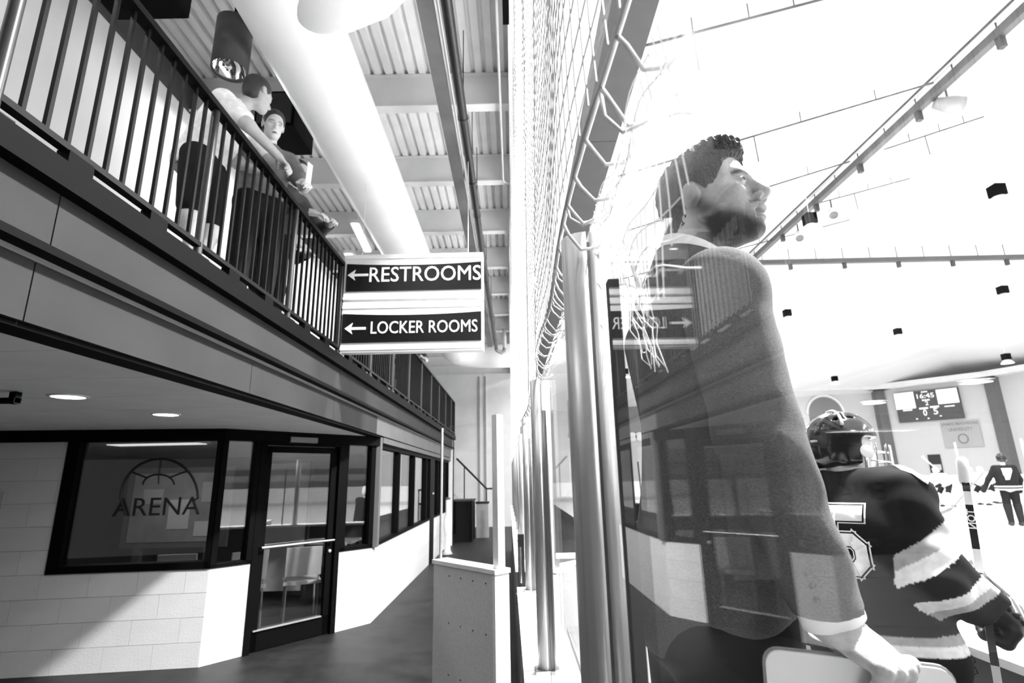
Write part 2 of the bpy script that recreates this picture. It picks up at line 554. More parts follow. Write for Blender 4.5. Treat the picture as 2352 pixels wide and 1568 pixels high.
# upper fascia in board lengths
y = YB0
while y < YB1 - .01:
    y2 = min(y + 3.28, YB1)
    MB().boxp(-1.72, -1.66, y + .003, y2 - .003, 2.485, 2.70).build('fascia_board', M_fascia, bal)
    y = y2
MB().boxp(-1.74, -1.63, YB0, YB1, 2.455, 2.485).build('black_channel', M_black, bal)  # black channel between the two fascia bands
MB().boxp(-1.705, -1.695, YB0, YB1, 2.435, 2.455).build('trim_bead', gm('bead', .2, .4), bal)
y = YB0
while y < YB1 - .01:
    y2 = min(y + 1.64, YB1)
    MB().boxp(-1.76, -1.70, y + .003, y2 - .003, 2.215, 2.435).build('lower_panel', M_fascia if y < 6.5 else M_fasciaL, bal)
    y = y2
MB().boxp(-1.84, -1.72, YB0, K2.y, 2.195, 2.215).build('soffit_slot', M_black, bal)
# soffit panels
y = YB0; 
while y < 12.0 - .01:
    y2 = y + .61
    MB().boxp(-8.8, -1.84, y + .004, y2 - .004, 2.205, 2.225).build('soffit_panel', M_soffit, bal)
    y = y2
MB().boxp(-8.8, -1.84, YB0, YB1, 2.226, 2.25).build('soffit_backing', M_black, bal)

# recessed downlights
for (px, py, lab) in ((157, 911, 'round recessed downlight in soffit, the nearer and larger one'), (381, 952, 'round recessed downlight in soffit, the farther one above the arena window')):
    c = at(px, py, Z=2.2)
    t = thing('downlight', lab, 'ceiling light', (c.x, c.y, 2.16), 'soffit downlights')
    MB().lathe([(.105, .045), (.105, .0), (.088, -.004), (.088, .04)], (c.x, c.y, 2.2), (0, 0, 1), 28).build('trim_ring', M_white, t, True)
    MB().lathe([(.0001, .008), (.088, .008)], (c.x, c.y, 2.19), (0, 0, 1), 28).build('lens', gm('downlight_lens', .9, .4, emit=14.0), t)
    ld = bpy.data.lights.new('downlight_lamp', 'AREA'); ld.shape = 'DISK'; ld.size = .15; ld.energy = 9
    lo = bpy.data.objects.new('downlight_lamp', ld); COL.objects.link(lo); lo.parent = t; lo.location = Vector((c.x, c.y, 2.18)) - wloc(t)
# small black bracket hung under the soffit
c = at(45, 900, Z=2.2)
MBx = MB().bar((c.x - .45, c.y, 2.15), (c.x, c.y, 2.15), .05, .03).bar((c.x - .02, c.y, 2.13), (c.x - .02, c.y, 2.2), .04, .04)
tag(MBx.build('ceiling_track', M_black), 'short black metal track fixed under soffit at the left edge', 'track')

# ---- railing
XR = -1.65
rl = thing('balcony_railing', 'dark metal balcony railing with thin vertical balusters', 'railing', (XR, 6.5, 2.8))
MB().boxp(XR - .03, XR + .03, YB0, YB1, 3.70, 3.735).build('top_rail', M_rail, rl)
MB().boxp(XR - .02, XR + .02, YB0, YB1, 2.865, 2.89).build('bottom_rail', M_rail, rl)
M_post = gm('railing_post_paint', 0.02, 0.35, noise=(20, .2), spec=.3)
posts = [1.463 + 1.149 * i for i in range(-2, 12)]
cb = MB().boxp(-.008, .008, -.008, .008, 0, .81); cme = bpy.data.meshes.new('baluster'); cme.from_pydata(cb.v, [], cb.f); cme.materials.append(M_rail)
for yp in posts:
    if yp > YB1: break
    MB().lathe([(.022, 2.80), (.022, 3.70)], (XR, yp, 0), (0, 0, 1), 10).build('post', M_post, rl, True)
    MB().boxp(XR - .04, XR + .04, yp - .05, yp + .05, 2.80, 2.812).build('post_foot', M_rail, rl)
    for k in range(1, 12):
        o = bpy.data.objects.new('baluster', cme); COL.objects.link(o); o.parent = rl
        o.location = Vector((XR, yp + .0957 * k, 2.89)) - wloc(rl)
        if yp + .0957 * k > YB1: bpy.data.objects.remove(o)
    for k in (.28, .74):
        MB().boxp(XR - .025, XR + .025, yp + k, yp + k + .12, 2.80, 2.865).build('rail_bracket', M_black, rl)
MB().boxp(XR - .025, XR + .025, YB1 - .04, YB1, 2.80, 3.73).build('end_post', M_rail, rl)

# back wall of the balcony, and its upper dark return
struct(MB().boxp(-3.55, -3.4, -2, 16, 2.8, 5.5).build('wall_balcony', gm('balcony_wall', .8, .7, noise=(2, .05))))
struct(MB().boxp(-3.55, -3.38, -2, 16, 5.5, 6.1).build('wall_balcony_upper', gm('dark_bulkhead', .05, .7)))

# ================================================================== CONCOURSE CEILING
ceil = struct(MB().boxp(-8.8, .06, -1.5, 20.2, 5.97, 6.05).build('ceiling', M_white))
BY = [4.88 - 1.505 * 4 + 1.505 * i for i in range(0, 15)]
ZD = 5.9
pit = .121; x0 = -3.36; nr = int((.06 - x0) / pit)
for y0, y1 in zip(BY, BY[1:]):
    v = []; f = []
    for i in range(nr):
        a = x0 + i * pit
        for (dx, dz) in ((0, 0), (.07, 0), (.084, .045), (.107, .045)):
            v.append((a + dx, y0, ZD + dz)); v.append((a + dx, y1, ZD + dz))
    v.append((x0 + nr * pit, y0, ZD)); v.append((x0 + nr * pit, y1, ZD))
    f = [(2 * i, 2 * i + 1, 2 * i + 3, 2 * i + 2) for i in range(len(v) // 2 - 1)]
    link_mesh('deck_sheet', v, f, M_deck, ceil)
for yb in BY[1:]:
    MB().boxp(-3.4, .02, yb + .04, yb + .055, 5.52, 5.9).boxp(-3.4, .02, yb, yb + .12, 5.50, 5.515).boxp(-3.4, .02, yb, yb + .12, 5.885, 5.898).build('beam', M_beam, ceil)
# edge member where deck meets the net line
em = struct(MB().boxp(.02, .075, -1.5, 20, 5.35, 5.97).build('trim_5', M_white))
# far end wall
ew = struct(MB().boxp(-3.5, .1, 20.0, 20.2, 0, 6).build('wall_far', M_white))
for x in (-1.28, -1.05):
    MB().boxp(x - .03, x + .03, 19.95, 20, .0, 5.4).build('conduit', gm('grey_conduit', .35, .5), ew)
# ================================================================== DUCT, PIPES
DXc, DZc, DR = -1.545, 4.95, .33
du = thing('air_duct', 'big round white air duct running along the concourse ceiling', 'duct', (DXc, 6, DZc))
y = -1.0
while y < 13.4:
    y2 = min(y + 14.6, 13.6)
    MB().lathe([(DR - .006, y + .003), (DR, y + .02), (DR, y2 - .02), (DR - .006, y2 - .003)], (DXc, 0, DZc), (0, 1, 0), 48).build('duct_section', M_duct, du, True)
    y = y2
pts = [(DXc + .9 - .9 * math.cos(a), 13.6 + .9 * math.sin(a), DZc) for a in [math.pi / 2 * i / 10 for i in range(11)]] + [(.0, 14.5, DZc)]
MB().tube(pts, DR, 40).build('duct_elbow', M_duct, du, True)
pts = [(DXc, 2.95, DZc), (-1.15, 2.95, DZc + .02), (-.98, 2.95, DZc + .1), (-.86, 2.95, DZc + .25), (-.82, 2.95, DZc + .45), (-.82, 2.95, 5.88)]
MB().tube(pts, .3, 40).build('branch_elbow', M_duct, du, True)
for yh in (1.6, 4.2, 7.2, 10.2):
    MB().tube([(DXc, yh, DZc + DR - .01), (DXc, yh, 5.88)], .006, 6).build('hanger_rod', M_beam, du)

bp = thing('drain_pipe', 'black pipe running along the concourse ceiling and bending down at the far end', 'pipe', (-.41, 6, 4.9))
ZP = 4.9
MB().tube([(-.41, -1, ZP), (-.41, 13.4, ZP)], .042, 14).build('pipe_run', gm('black_pipe', .012, .4), bp, True)
MB().tube([(-.41, 13.4, ZP), (-.40, 13.55, ZP - .01), (-.36, 13.6, ZP - .03), (-.28, 13.65, ZP - .06), (-.22, 13.66, ZP - .02), (-.2, 13.66, ZP + .06)], .05, 12).build('pipe_elbow', gm('grey_pipe', .3, .4), bp, True)
MB().tube([(-.2, 13.66, ZP + .06), (-.2, 13.66, 5.5)], .05, 12).build('riser', gm('pale_pipe', .55, .4), bp, True)
for yh in (2.2, 4.3, 5.4, 6.2, 8.5, 10.5, 12.5):
    MB().lathe([(.048, -.015), (.052, 0), (.048, .015)], (-.41, yh, ZP), (0, 1, 0), 14).build('coupling', gm('black_pipe', .012, .4), bp, True)
    MB().tube([(-.41, yh, ZP + .04), (-.41, yh, 5.88)], .005, 6).build('hanger_rod', M_rail, bp)
ct = thing('cable_channel', 'dark grey steel channel beside the black ceiling pipe', 'channel', (-.56, 6, 4.9))
MB().boxp(-.62, -.505, -1, 13.2, ZP - .01, ZP + .005).boxp(-.62, -.61, -1, 13.2, ZP, ZP + .05).boxp(-.515, -.505, -1, 13.2, ZP, ZP + .05).build('channel_body', gm('channel_steel', .12, .4, noise=(2, .4)), ct)
MB().tube([(-.475, -1, ZP + .02), (-.475, 13.2, ZP + .02)], .011, 8).build('white_conduit', M_white, ct, True)
for yh in (3.0, 6.0, 9.0, 12.0): MB().boxp(-.565, -.555, yh, yh + .02, ZP + .005, 5.5).build('hanger_strap', M_rail, ct)
wc = MB().tube([(-.07, -1, 5.44), (-.07, 6.25, 5.44), (-.06, 6.32, 5.44), (-.02, 6.36, 5.44), (.02, 6.36, 5.44)], .012, 8)
tag(wc.build('ceiling_conduit', M_white, None, True), 'thin white conduit under the ceiling ending in a bend by the net', 'conduit')
c = at(1190, 30, Y=3.3)
tag(MB().boxp(-.02, .03, 3.2, 3.5, 5.14, 5.34).boxp(.0, .02, 3.3, 3.34, 5.34, 5.5).build('junction_box', M_black), 'small black box hung at the ceiling edge beside the net', 'junction box')
# fluorescent fixture near the sign
fx = thing('strip_light', 'pale strip light fitting under the duct beyond the railing', 'ceiling light', (-1.95, 5.6, 5.3))
c0 = at(815, 508, Z=5.4); c1 = at(845, 572, Z=5.4)
MB().bar(c0, c1, .15, .06).build('lamp_housing', M_white, fx)
MB().bar(c0 - Vector((0, 0, .04)), c1 - Vector((0, 0, .04)), .1, .03).build('diffuser', gm('strip_diffuser', .85, .5, emit=3.0), fx)
for k in (.2, .8):
    p = c0.lerp(c1, k); MB().tube([p, (p.x, p.y, 5.88)], .006, 5).build('hanger_rod', M_beam, fx)

for k, yl in enumerate((1.2, 5.2, 9.0)):  # extra strip lights added to brighten the balcony back wall
    t = thing('strip_light', 'added strip light over the balcony behind the duct, ' + ['nearest', 'middle', 'farthest'][k], 'ceiling light', (-2.75, yl, 5.4), 'added balcony strip lights')
    MB().boxp(-2.83, -2.67, yl - .6, yl + .6, 5.4, 5.46).build('lamp_housing', M_white, t)
    MB().boxp(-2.81, -2.69, yl - .58, yl + .58, 5.38, 5.4).build('diffuser', gm('strip_diffuser', .85, .5, emit=3.0), t)
    for q in (-.5, .5): MB().tube([(-2.75, yl + q, 5.46), (-2.75, yl + q, 5.88)], .005, 5).build('hanger_rod', M_beam, t)
    ld = bpy.data.lights.new('strip_fill_lamp', 'AREA'); ld.shape = 'RECTANGLE'; ld.size = .12; ld.size_y = 1.15; ld.energy = BALCONY_W
    lo = bpy.data.objects.new('strip_fill_lamp', ld); COL.objects.link(lo); lo.parent = t; lo.location = Vector((-2.75, yl, 5.37)) - wloc(t)
# hanging can light, dark speakers over the balcony
cl = thing('can_light', 'dark cylinder pendant lamp with mirrored opening above the balcony', 'pendant light', (-2.2, 3.58, 4.8))
MB().lathe([(.12, 0.02), (.135, 0), (.135, .45), (.0, .47)], (-2.2, 3.58, 4.83), (0, 0, 1), 28).build('shade', gm('lamp_shade_paint', .07, .5), cl, True)
MB().lathe([(.132, 0), (.11, .06), (.07, .1), (0.001, .12)], (-2.2, 3.58, 4.835), (0, 0, 1), 28).build('reflector', gm('mirror_metal', .9, .05, metal=1), cl, True)
MB().tube([(-2.2, 3.58, 5.28), (-2.2, 3.58, 5.88)], .02, 8).build('stem', M_rail, cl)
for (cx, cy, cz, sx, sy, sz, lab) in ((-2.42, 2.75, 4.92, .5, .5, .34, 'black box loudspeaker above the balcony wall near the top left'), (-2.32, 4.85, 5.28, .4, .5, .4, 'black box loudspeaker tucked under the left side of the duct')):
    t = thing('loudspeaker', lab, 'loudspeaker', (cx, cy, cz - sz / 2), 'ceiling loudspeakers')
    MB().boxp(cx - sx / 2, cx + sx / 2, cy - sy / 2, cy + sy / 2, cz - sz / 2, cz + sz / 2).build('cabinet', M_black, t)
    MB().boxp(cx - sx / 2 + .03, cx + sx / 2 - .03, cy - sy / 2 - .012, cy - sy / 2, cz - sz / 2 + .03, cz + sz / 2 - .03).build('grille', gm('grille_cloth', .02, .8), t)
    MB().tube([(cx, cy, cz + sz / 2), (cx, cy, 5.9)], .012, 6).build('hanger', M_rail, t)

# ================================================================== HANGING SIGN
YS = 4.9
sg = thing('hanging_sign', 'white two panel hanging sign reading RESTROOMS and LOCKER ROOMS with left arrows', 'sign', (-.95, YS, 2.83))
M_sgw = gm('sign_white', .95, .35, noise=(6, .06)); M_sgb = gm('sign_black', .004, .3)
XA, XB = -1.622, -.268
MB().boxp(XA, XB, YS, YS + .1, 3.335, 3.815).build('upper_cabinet', M_sgw, sg)
MB().boxp(XA, XB, YS, YS + .1, 2.828, 3.325).build('lower_cabinet', M_sgw, sg)
for z in (3.78, 3.36, 3.27, 2.86):
    MB().boxp(XA, XB, YS - .012, YS, z - .012, z + .012).build('edge_rib', M_sgw, sg)
def bowed(x0, x1, z0, z1, sag, n=12):
    v = []; 
    for i in range(n + 1):
        t = i / n; x = x0 + (x1 - x0) * t; zz = z1 - sag * (1 - (2 * t - 1) ** 2)
        for yy in (YS - .014, YS):
            v += [(x, yy, z0), (x, yy, zz)]
    f = []
    for i in range(n):
        a = 4 * i; b = a + 4
        f += [(a, b, b + 1, a + 1), (a + 1, b + 1, b + 3, a + 3), (a, a + 2, b + 2, b), (a + 2, a + 3, b + 3, b + 2)]
    f += [(0, 1, 3, 2), (4 * n, 4 * n + 2, 4 * n + 3, 4 * n + 1)]
    return v, f
MB().add(*bowed(-1.598, -.285, 3.43, 3.715, .022)).build('upper_panel', M_sgb, sg)
MB().add(*bowed(-1.612, -.288, 2.917, 3.205, .022)).build('lower_panel', M_sgb, sg)
M_let = gm('sign_letter', .85, .5, noise=(30, .05))
def fit_text(txt, x0, x1, z0, z1, yy, name, mat, parent, bold=True):
    v, f = text_geo(txt, 1.0, .01, (0, 0, 0), (1, 0, 0), (0, 0, 1), font_bold=bold)
    a = np.array(v); lo = a.min(0); hi = a.max(0)
    a[:, 0] = x0 + (a[:, 0] - lo[0]) / (hi[0] - lo[0]) * (x1 - x0)
    a[:, 2] = z0 + (a[:, 2] - lo[2]) / (hi[2] - lo[2]) * (z1 - z0)
    a[:, 1] = yy + (a[:, 1] - lo[1]) * .6
    return link_mesh(name, a, f, mat, parent)
fit_text('RESTROOMS', -1.372, -.29, 3.52, 3.672, YS - .022, 'lettering', M_let, sg, False)
fit_text('LOCKER ROOMS', -1.336, -.325, 3.0, 3.12, YS - .022, 'lettering', M_let, sg, False)
for zc in (3.595, 3.055):
    xl, xr = -1.585, -1.385
    poly = [(xl, zc), (xl + .075, zc + .055), (xl + .06, zc + .012), (xr, zc + .012), (xr, zc - .012), (xl + .06, zc - .012), (xl + .075, zc - .055)]
    MB().prism([(a, YS - .022, b) for a, b in poly], (0, .008, 0)).build('arrow', M_let, sg)
for x in (XA + .15, XB - .15):
    MB().tube([(x, YS + .05, 3.815), (x, YS + .05, 5.5)], .004, 6).build('hanger_wire', M_beam, sg)

# ================================================================== DASHER BOARDS, POSTS, GLASS
def gx(y): return .125 - .012 * y
POSTY = [-.46, .77, 2.0, 3.3] + [4.55 + 1.25 * i for i in range(8)]
def slab(y0, y1, xa, xb, z0, z1):
    """run that follows the glass line"""
    v = [(gx(y) + x, y, z) for y in (y0, y1) for x in (xa, xb) for z in (z0, z1)]
    return MB().add(v, [(0, 1, 3, 2), (4, 6, 7, 5), (0, 4, 5, 1), (2, 3, 7, 6), (0, 2, 6, 4), (1, 5, 7, 3)])
for i, (y0, y1, lab) in enumerate(((-2.2, 3.42, 'white topped dasher board wall under the nearest rink glass'), (4.12, 13.4, 'long white dasher board wall under the far rink glass beyond the gate'))):
    t = thing('dasher_boards', lab, 'boards', (gx((y0 + y1) / 2), (y0 + y1) / 2, 0), 'dasher boards')
    slab(y0, y1, -.07, .07, 0, 1.0).build('core', gm('board_core_shade', .02, .6), t)  # coloured dark for the shade on the corridor face
    slab(y0, y1, .07, .08, .0, .99).build('bench_face', M_board, t)
    ys = [y0] + [p for p in POSTY if y0 + .1 < p < y1 - .1] + [y1]
    for a, b in zip(ys, ys[1:]):
        slab(a + .002, b - .002, -.085, .09, 1.0, 1.028).build('cap_rail', M_board, t)
for i, yp in enumerate(POSTY):
    if yp < 0: continue
    nth = ['nearest', 'second', 'third', 'fourth', 'fifth', 'sixth', 'seventh', 'eighth', 'ninth', 'tenth', 'eleventh'][i - 1]
    t = thing('shield_post', nth + ' aluminium post of the rink glass' + (', large in the middle' if i == 1 else ', counted from the camera'), 'post', (gx(yp), yp, 1.028), 'rink glass posts')
    r = .034
    for sgn in (-1, 1):
        prof = [(gx(yp) + sgn * (.0025 + r * math.cos(a)), yp + r * math.sin(a)) for a in [-math.pi / 2 + math.pi * k / 14 for k in range(15)]]
        hp = MB().prism([(a, b, 1.03) for a, b in prof], (0, 0, .975)).build('half_post', M_alu, t, False)
        for pg in hp.data.polygons: pg.use_smooth = len(pg.vertices) == 4 and abs(pg.normal.x) > .02
    MB().boxp(gx(yp) - .0025, gx(yp) + .0025, yp - .03, yp + .03, 1.03, 1.99).build('seam', M_black, t)
    MB().boxp(gx(yp) - .045, gx(yp) + .045, yp - .045, yp + .045, 1.028, 1.036).build('base_plate', M_alu, t)
for a, b in zip(POSTY, POSTY[1:]):
    if abs(a - 3.3) < .01: continue
    k = POSTY.index(a)
    lab = ['near clear rink glass pane beside the camera, reflecting the concourse', 'clear rink glass pane between the first and second posts', 'clear rink glass pane between the second and third posts'][k] if k < 3 else 'clear rink glass pane beyond the gate, number %d from it' % (k - 3)
    if k >= 3: lab = ['', 'first', 'second', 'third', 'fourth', 'fifth', 'sixth', 'seventh'][k - 3] + ' clear rink glass pane beyond the open gate'
    t = thing('rink_shield', lab, 'glass pane', (gx((a + b) / 2), (a + b) / 2, 1.03), 'rink glass panes')
    slab(a + .03, b - .03, -.006, .006, 1.032, 1.985).build('sheet', M_glass, t)
    slab(b - .19, b - .174, -.0064, .0064, 1.032, 1.87).build('joint_strip', gm('dark_rubber', .02, .6), t)

# ---- open gate across the concourse
gA = Vector((-.15, 4.03, 0)); gB = Vector((-.665, 4.61, 0)); gx_ = (gB - gA).normalized(); gn = Vector((-gx_.y, gx_.x, 0))
if gn.y < 0: gn = -gn
GL = (gB - gA).length
gt = thing('bench_gate', 'open grey dasher gate with a glass top standing across the concourse', 'gate', gA)
def gb(s0, s1, o0, o1, z0, z1):
    return MB().obox(gA + gx_ * ((s0 + s1) / 2) + gn * ((o0 + o1) / 2) + Vector((0, 0, (z0 + z1) / 2)), gx_, gn, (0, 0, 1), s1 - s0, o1 - o0, z1 - z0)
gb(.03, GL, .0, .12, .04, 1.0).build('gate_panel', M_boardg, gt)
gb(0.0, .03, -.004, .124, .02, 1.0).build('end_cap', M_board, gt)
gb(-.01, GL + .01, -.012, .132, 1.0, 1.03).build('top_rail', M_board, gt)
for s in (.05, .2, .35, .5):
    for z in (.93, .6, .25):
        p = gA + gx_ * (s + .06) + Vector((0, 0, z))
        MB().lathe([(.0001, -.004), (.006, -.002), (.006, .004)], p, gn, 8).build('rivet', M_rail, gt)
gb(.05, GL - .01, .055, .063, 1.03, 2.08).build('glass_sheet', glass_mat('rink_glass'), gt)
gb(.0, .06, .03, .09, 1.03, 2.12).build('hinge_post', M_white, gt)
gb(GL - .014, GL + .0, .05, .068, 1.03, 2.08).build('free_edge', gm('edge_grey', .2, .5), gt)
# latch hardware on the board end
lt = thing('gate_latch', 'dark steel gate latch fixed to the board end', 'latch', (gx(3.5), 3.48, .98))
MB().boxp(gx(3.5) - .075, gx(3.5) - .035, 3.43, 3.47, 1.0, 1.32).build('latch_bar', M_dark, lt)
MB().boxp(gx(3.5) - .09, gx(3.5) - .03, 3.425, 3.45, .93, .99).build('latch_plate', M_alu, lt)
MB().tube([(gx(3.5) - .06, 3.42, 1.05), (gx(3.5) - .06, 3.42, 1.25)], .008, 8).build('latch_pin', gm('bright_steel', .75, .2, metal=1), lt)

# ================================================================== PROTECTIVE NET
nt = thing('protective_net', 'white knotted protective net hanging from the ceiling over the glass', 'net', (.1, 5, 2.0))
rng = np.random.RandomState(3)
def netx(y, z): return gx(y) - .024 + .012 * math.sin(y * 2.1 + z * 1.3) + .006 * math.sin(y * 7 + z * 3)
CELL = .045; NY0, NY1 = .18, 13.0; NZ0, NZ1 = 2.02, 5.9
def strand(mb, pts, r):
    # 3-sided cord
    mb.tube(pts, r, 3, cap=False)
mv = MB()
yy = NY0; ysn = []
while yy < NY1:
    ysn.append(yy); yy += CELL if yy < 6 else CELL * 2
zz = [NZ0 + CELL * i for i in range(int((NZ1 - NZ0) / CELL))]
for y in ysn:
    dz = .02 * math.sin(y * 3.1)
    zs = [NZ0 + dz] + [NZ0 + (NZ1 - NZ0) * (i / 16) ** 1.4 for i in range(1, 17)]
    j = rng.uniform(-.006, .006, len(zs))
    strand(mv, [(netx(y, z), y + jj + .01 * math.sin(z * 9 + y * 4), z) for z, jj in zip(zs, j)], .0013)
mv.build('vertical_cords', M_net, nt)['kind'] = 'stuff'
mh = MB()
for k, z in enumerate(zz):
    ys = [NY0 + (6 - NY0) * (i / 44) ** 1.3 for i in range(45)] + [7, 8.5, 10, 11.5, 13]
    strand(mh, [(netx(y, z), y, z + .012 * math.sin(y * 5 + k) + rng.uniform(-.003, .003)) for y in ys], .0012)
mh.build('cross_cords', M_net, nt)['kind'] = 'stuff'
# bottom edge rope
ys = [NY0 + .06 * i for i in range(int((7 - NY0) / .06))]
MB().tube([(netx(y, NZ0) + .003, y, NZ0 + .012 * math.sin(y * 5.1)) for y in ys], .0035, 6).build('edge_rope', gm('grey_rope', .6, .8), nt, True)
# cut cord ends that hang off the edge
ty = .24; k = 0
while ty < 3.4:
    x0 = netx(ty, NZ0) + .003; z0 = NZ0 + .012 * math.sin(ty * 5.1)
    L = rng.uniform(.03, .055) * (1 if ty < 1.2 else .8); sw = rng.uniform(-.5, .6)
    base = Vector((x0, ty, z0))
    p = [base, base + Vector((.006, -.2 * L, -.45 * L)), base + Vector((.014 + .2 * L, -.25 * L * sw, -.85 * L)), base + Vector((.02 + .55 * L, -.3 * L * sw, -.8 * L)), base + Vector((.026 + .7 * L, -.2 * L * sw, -.55 * L))]
    MB().tube(p, [.0026, .0024, .0024, .0026, .004], 6).build('cord_end', M_net, nt, True)
    if k % 3 == 0:
        q = [base + Vector((0, .004, 0)), base + Vector((.004, .01, -.5 * L)), base + Vector((.02, .004, -.95 * L)), base + Vector((.02 + .5 * L, -.01, -.86 * L))]
        MB().tube(q, .0022, 6).build('cord_end', M_net, nt, True)
    ty += rng.uniform(.05, .09) if ty < 1.0 else rng.uniform(.07, .12); k += 1
# slack flap of the net over the bench side of the glass
fl = MB()
def flap(a, b):
    """a along (0..1), b down (0..1)"""
    y = .385 + .37 * a
    z = 2.03 - (.25 - .12 * a) * b + .012 * math.sin(a * 9)
    x = gx(y) + .012 + .025 * b + .012 * math.sin(a * 7 + b * 3) * b
    return Vector((x, y + .04 * b * math.sin(a * 5), z))
for i in range(23):
    n_ = 11 if i > 3 else 6 + i
    strand(fl, [flap(i / 22 + .012 * math.sin(i * 2.3) * t / 10, t / 10) for t in range(n_)], .0009)
for j in range(9):
    n0 = rng.randint(0, 4) + (j // 4)
    strand(fl, [flap(t / 22, j / 8 + .03 * math.sin(t * .7 + j)) for t in range(n0, 23)], .0009)
fl.build('slack_flap', M_net, nt)['kind'] = 'stuff'
tg = MB()
for i in range(9):
    b0 = flap(rng.uniform(.75, .98), 1.0)
    pts = [b0 + Vector((.004 * t, rng.uniform(-.02, .02), -.018 * t + rng.uniform(-.012, .012))) for t in range(7)]
    tg.tube(pts, .0009, 4)
tg.build('tangled_ends', M_net, nt, True)['kind'] = 'stuff'

# dark beam over the benches
db = thing('edge_beam', 'dark steel box beam over the benches running beside the net', 'beam', (1.0, 6, 5.0))
for y0, y1 in ((-2, 5), (5, 12), (12, 19)):
    MB().boxp(.80, 1.16, y0 + .004, y1 - .004, 5.1, 5.45).build('beam_section', gm('beam_dark', .045, .6), db)
for yh in (1, 4, 8, 12, 16): MB().tube([(.98, yh, 5.45), (.98, yh, 6.25)], .015, 8).build('beam_hanger', M_rail, db)

# ================================================================== RINK
ZI = .22
struct(MB().boxp(2.12, 34, -24, 42, ZI - .1, ZI).build('floor_ice', gm('ice', .9, .25, noise=(.6, .03), spec=.4)))
fb = thing('front_boards', 'white capped dasher boards in front of the players bench', 'boards', (2.06, 3, 0))
MB().boxp(2.0, 2.12, -3, 14, 0, .87).build('board_core', M_board, fb)
MB().boxp(1.99, 2.0, -3, 14, 0, .72).build('inner_panel', gm('bench_inner_panel', .38, .6, noise=(40, .1)), fb)
MB().boxp(1.98, 2.0, -3, 14, .72, .87).build('shaded_rail_band', gm('bench_band_shade', .08, .6), fb)  # shaded upper part of the inner face, shade put into the colour
MB().boxp(1.95, 2.15, -3, 14, .87, .905).build('cap_rail', M_board, fb)
cord = at(2215, 1490, X=1.94)
MB().tube([cord + Vector((0, .05 * math.sin(t * .9), -.006 * t + .03 * math.cos(t * .9))) for t in range(16)], .002, 5).build('loose_wire', M_rail, fb, True)
# end board of the bench
eb = thing('bench_end_board', 'pale board panel closing the far end of the players bench', 'boards', (1.1, 4.98, 0))
MB().boxp(.2, 1.94, 4.96, 5.04, 0, .97).build('board_panel', gm('pale_board', .66, .5, noise=(8, .05)), eb)
MB().boxp(.2, 1.94, 4.93, 5.07, .97, 1.0).build('cap_rail', M_board, eb)
for (x, z) in ((.55, .8), (.55, .5), (.8, .62), (.78, .3), (1.0, .85)):
    MB().lathe([(.0001, -.004), (.009, -.002), (.009, .004)], (x, 4.956, z), (0, 1, 0), 8).build('rivet', M_rail, eb)
# bench seat that the coach stands on
bs = thing('players_bench', 'long low players bench behind the glass under the standing man', 'bench', (.42, 2.2, 0))
for k in range(3): MB().boxp(.24 + .14 * k, .365 + .14 * k, -1.0, 4.6, .48, .52).build('seat_plank', gm('bench_wood', .2, .6, noise=(4, .2), stretch=(8, 1, 8)), bs)
for yb in (-.6, 1.1, 2.8, 4.3): MB().boxp(.27, .62, yb, yb + .06, 0, .48).build('bench_leg', M_rail, bs)

# dark box and pole on the boards beyond the bench
t = thing('black_case', 'black equipment case on the boards seen left of the man', 'case', (1.45, 7.0, 1.0))
a = at(1413, 1197, Y=7); b = at(1478, 1157, Y=7)
MB().boxp(a.x, b.x, 7.0, 7.35, a.z, b.z).build('case_body', M_black, t)
MB().boxp(a.x + .16, a.x + .2, 6.985, 7.0, b.z - .1, b.z - .07).build('case_lock', M_alu, t)
MB().boxp(a.x + .05, b.x - .05, 7.05, 7.3, 0, a.z).build('case_stand', M_board, t)
t = thing('glass_support_pole', 'grey pole above the black case beyond the bench', 'pole', (1.5, 7.4, 1.0))
a = at(1438, 1158, Y=7.6); b = at(1432, 1035, Y=7.6)
MB().tube([(a.x, 7.6, 0), (a.x, 7.6, b.z)], .055, 12).build('pole_tube', gm('pole_grey', .3, .4), t, True)
MB().lathe([(.07, 0), (.07, .05)], (a.x, 7.6, b.z - .35), (0, 0, 1), 12, True, True).build('clamp', M_dark, t)
t = tag(MB().tube([(1.9, 8.0, 0.0), (at(1475, 1150, Y=8)).to_tuple(), (at(1465, 1060, Y=8)).to_tuple()], .012, 6).build('thin_rod', M_dark), 'thin dark rod leaning beside the grey pole past the bench', 'rod')

# ---- end walls
YW = 38.0
W0 = Vector((.1, YW, 0)); W1 = Vector((25.8, YW, 0)); W2 = Vector((29.9, 33.35, 0)); W3 = Vector((33.0, 24.0, 0)); W4 = Vector((33.5, -24, 0))
M_rwall = gm('rink_wall', .62, .7, noise=(.5, .03))
def plainwall(name, P, Q, z0, z1, mat=M_rwall, th=.3):
    x = (Q - P).normalized(); n = Vector((x.y, -x.x, 0))
    return struct(MB().obox((P + Q) / 2 - n * (th / 2) * (1) + Vector((0, 0, (z0 + z1) / 2)), x, n, (0, 0, 1), (Q - P).length, th, z1 - z0).build(name, mat))
def plain(name, P, Q, z0, z1, side):
    x = (Q - P).normalized(); n = Vector((x.y, -x.x, 0)) * side
    return struct(MB().obox((P + Q) / 2 - n * .15 + Vector((0, 0, (z0 + z1) / 2)), x, n, (0, 0, 1), (Q - P).length, .3, z1 - z0).build(name, M_rwall))
wf = plain('wall_rink_end', W0, W1, 0, 7.35, 1)
wd = plain('wall_rink_corner', W1, W2, 0, 7.6, 1)
we = plain('wall_rink_side', W2, W3, 0, 7.6, 1)
plain('wall_rink_right', W3, W4, 0, 7.6, 1)
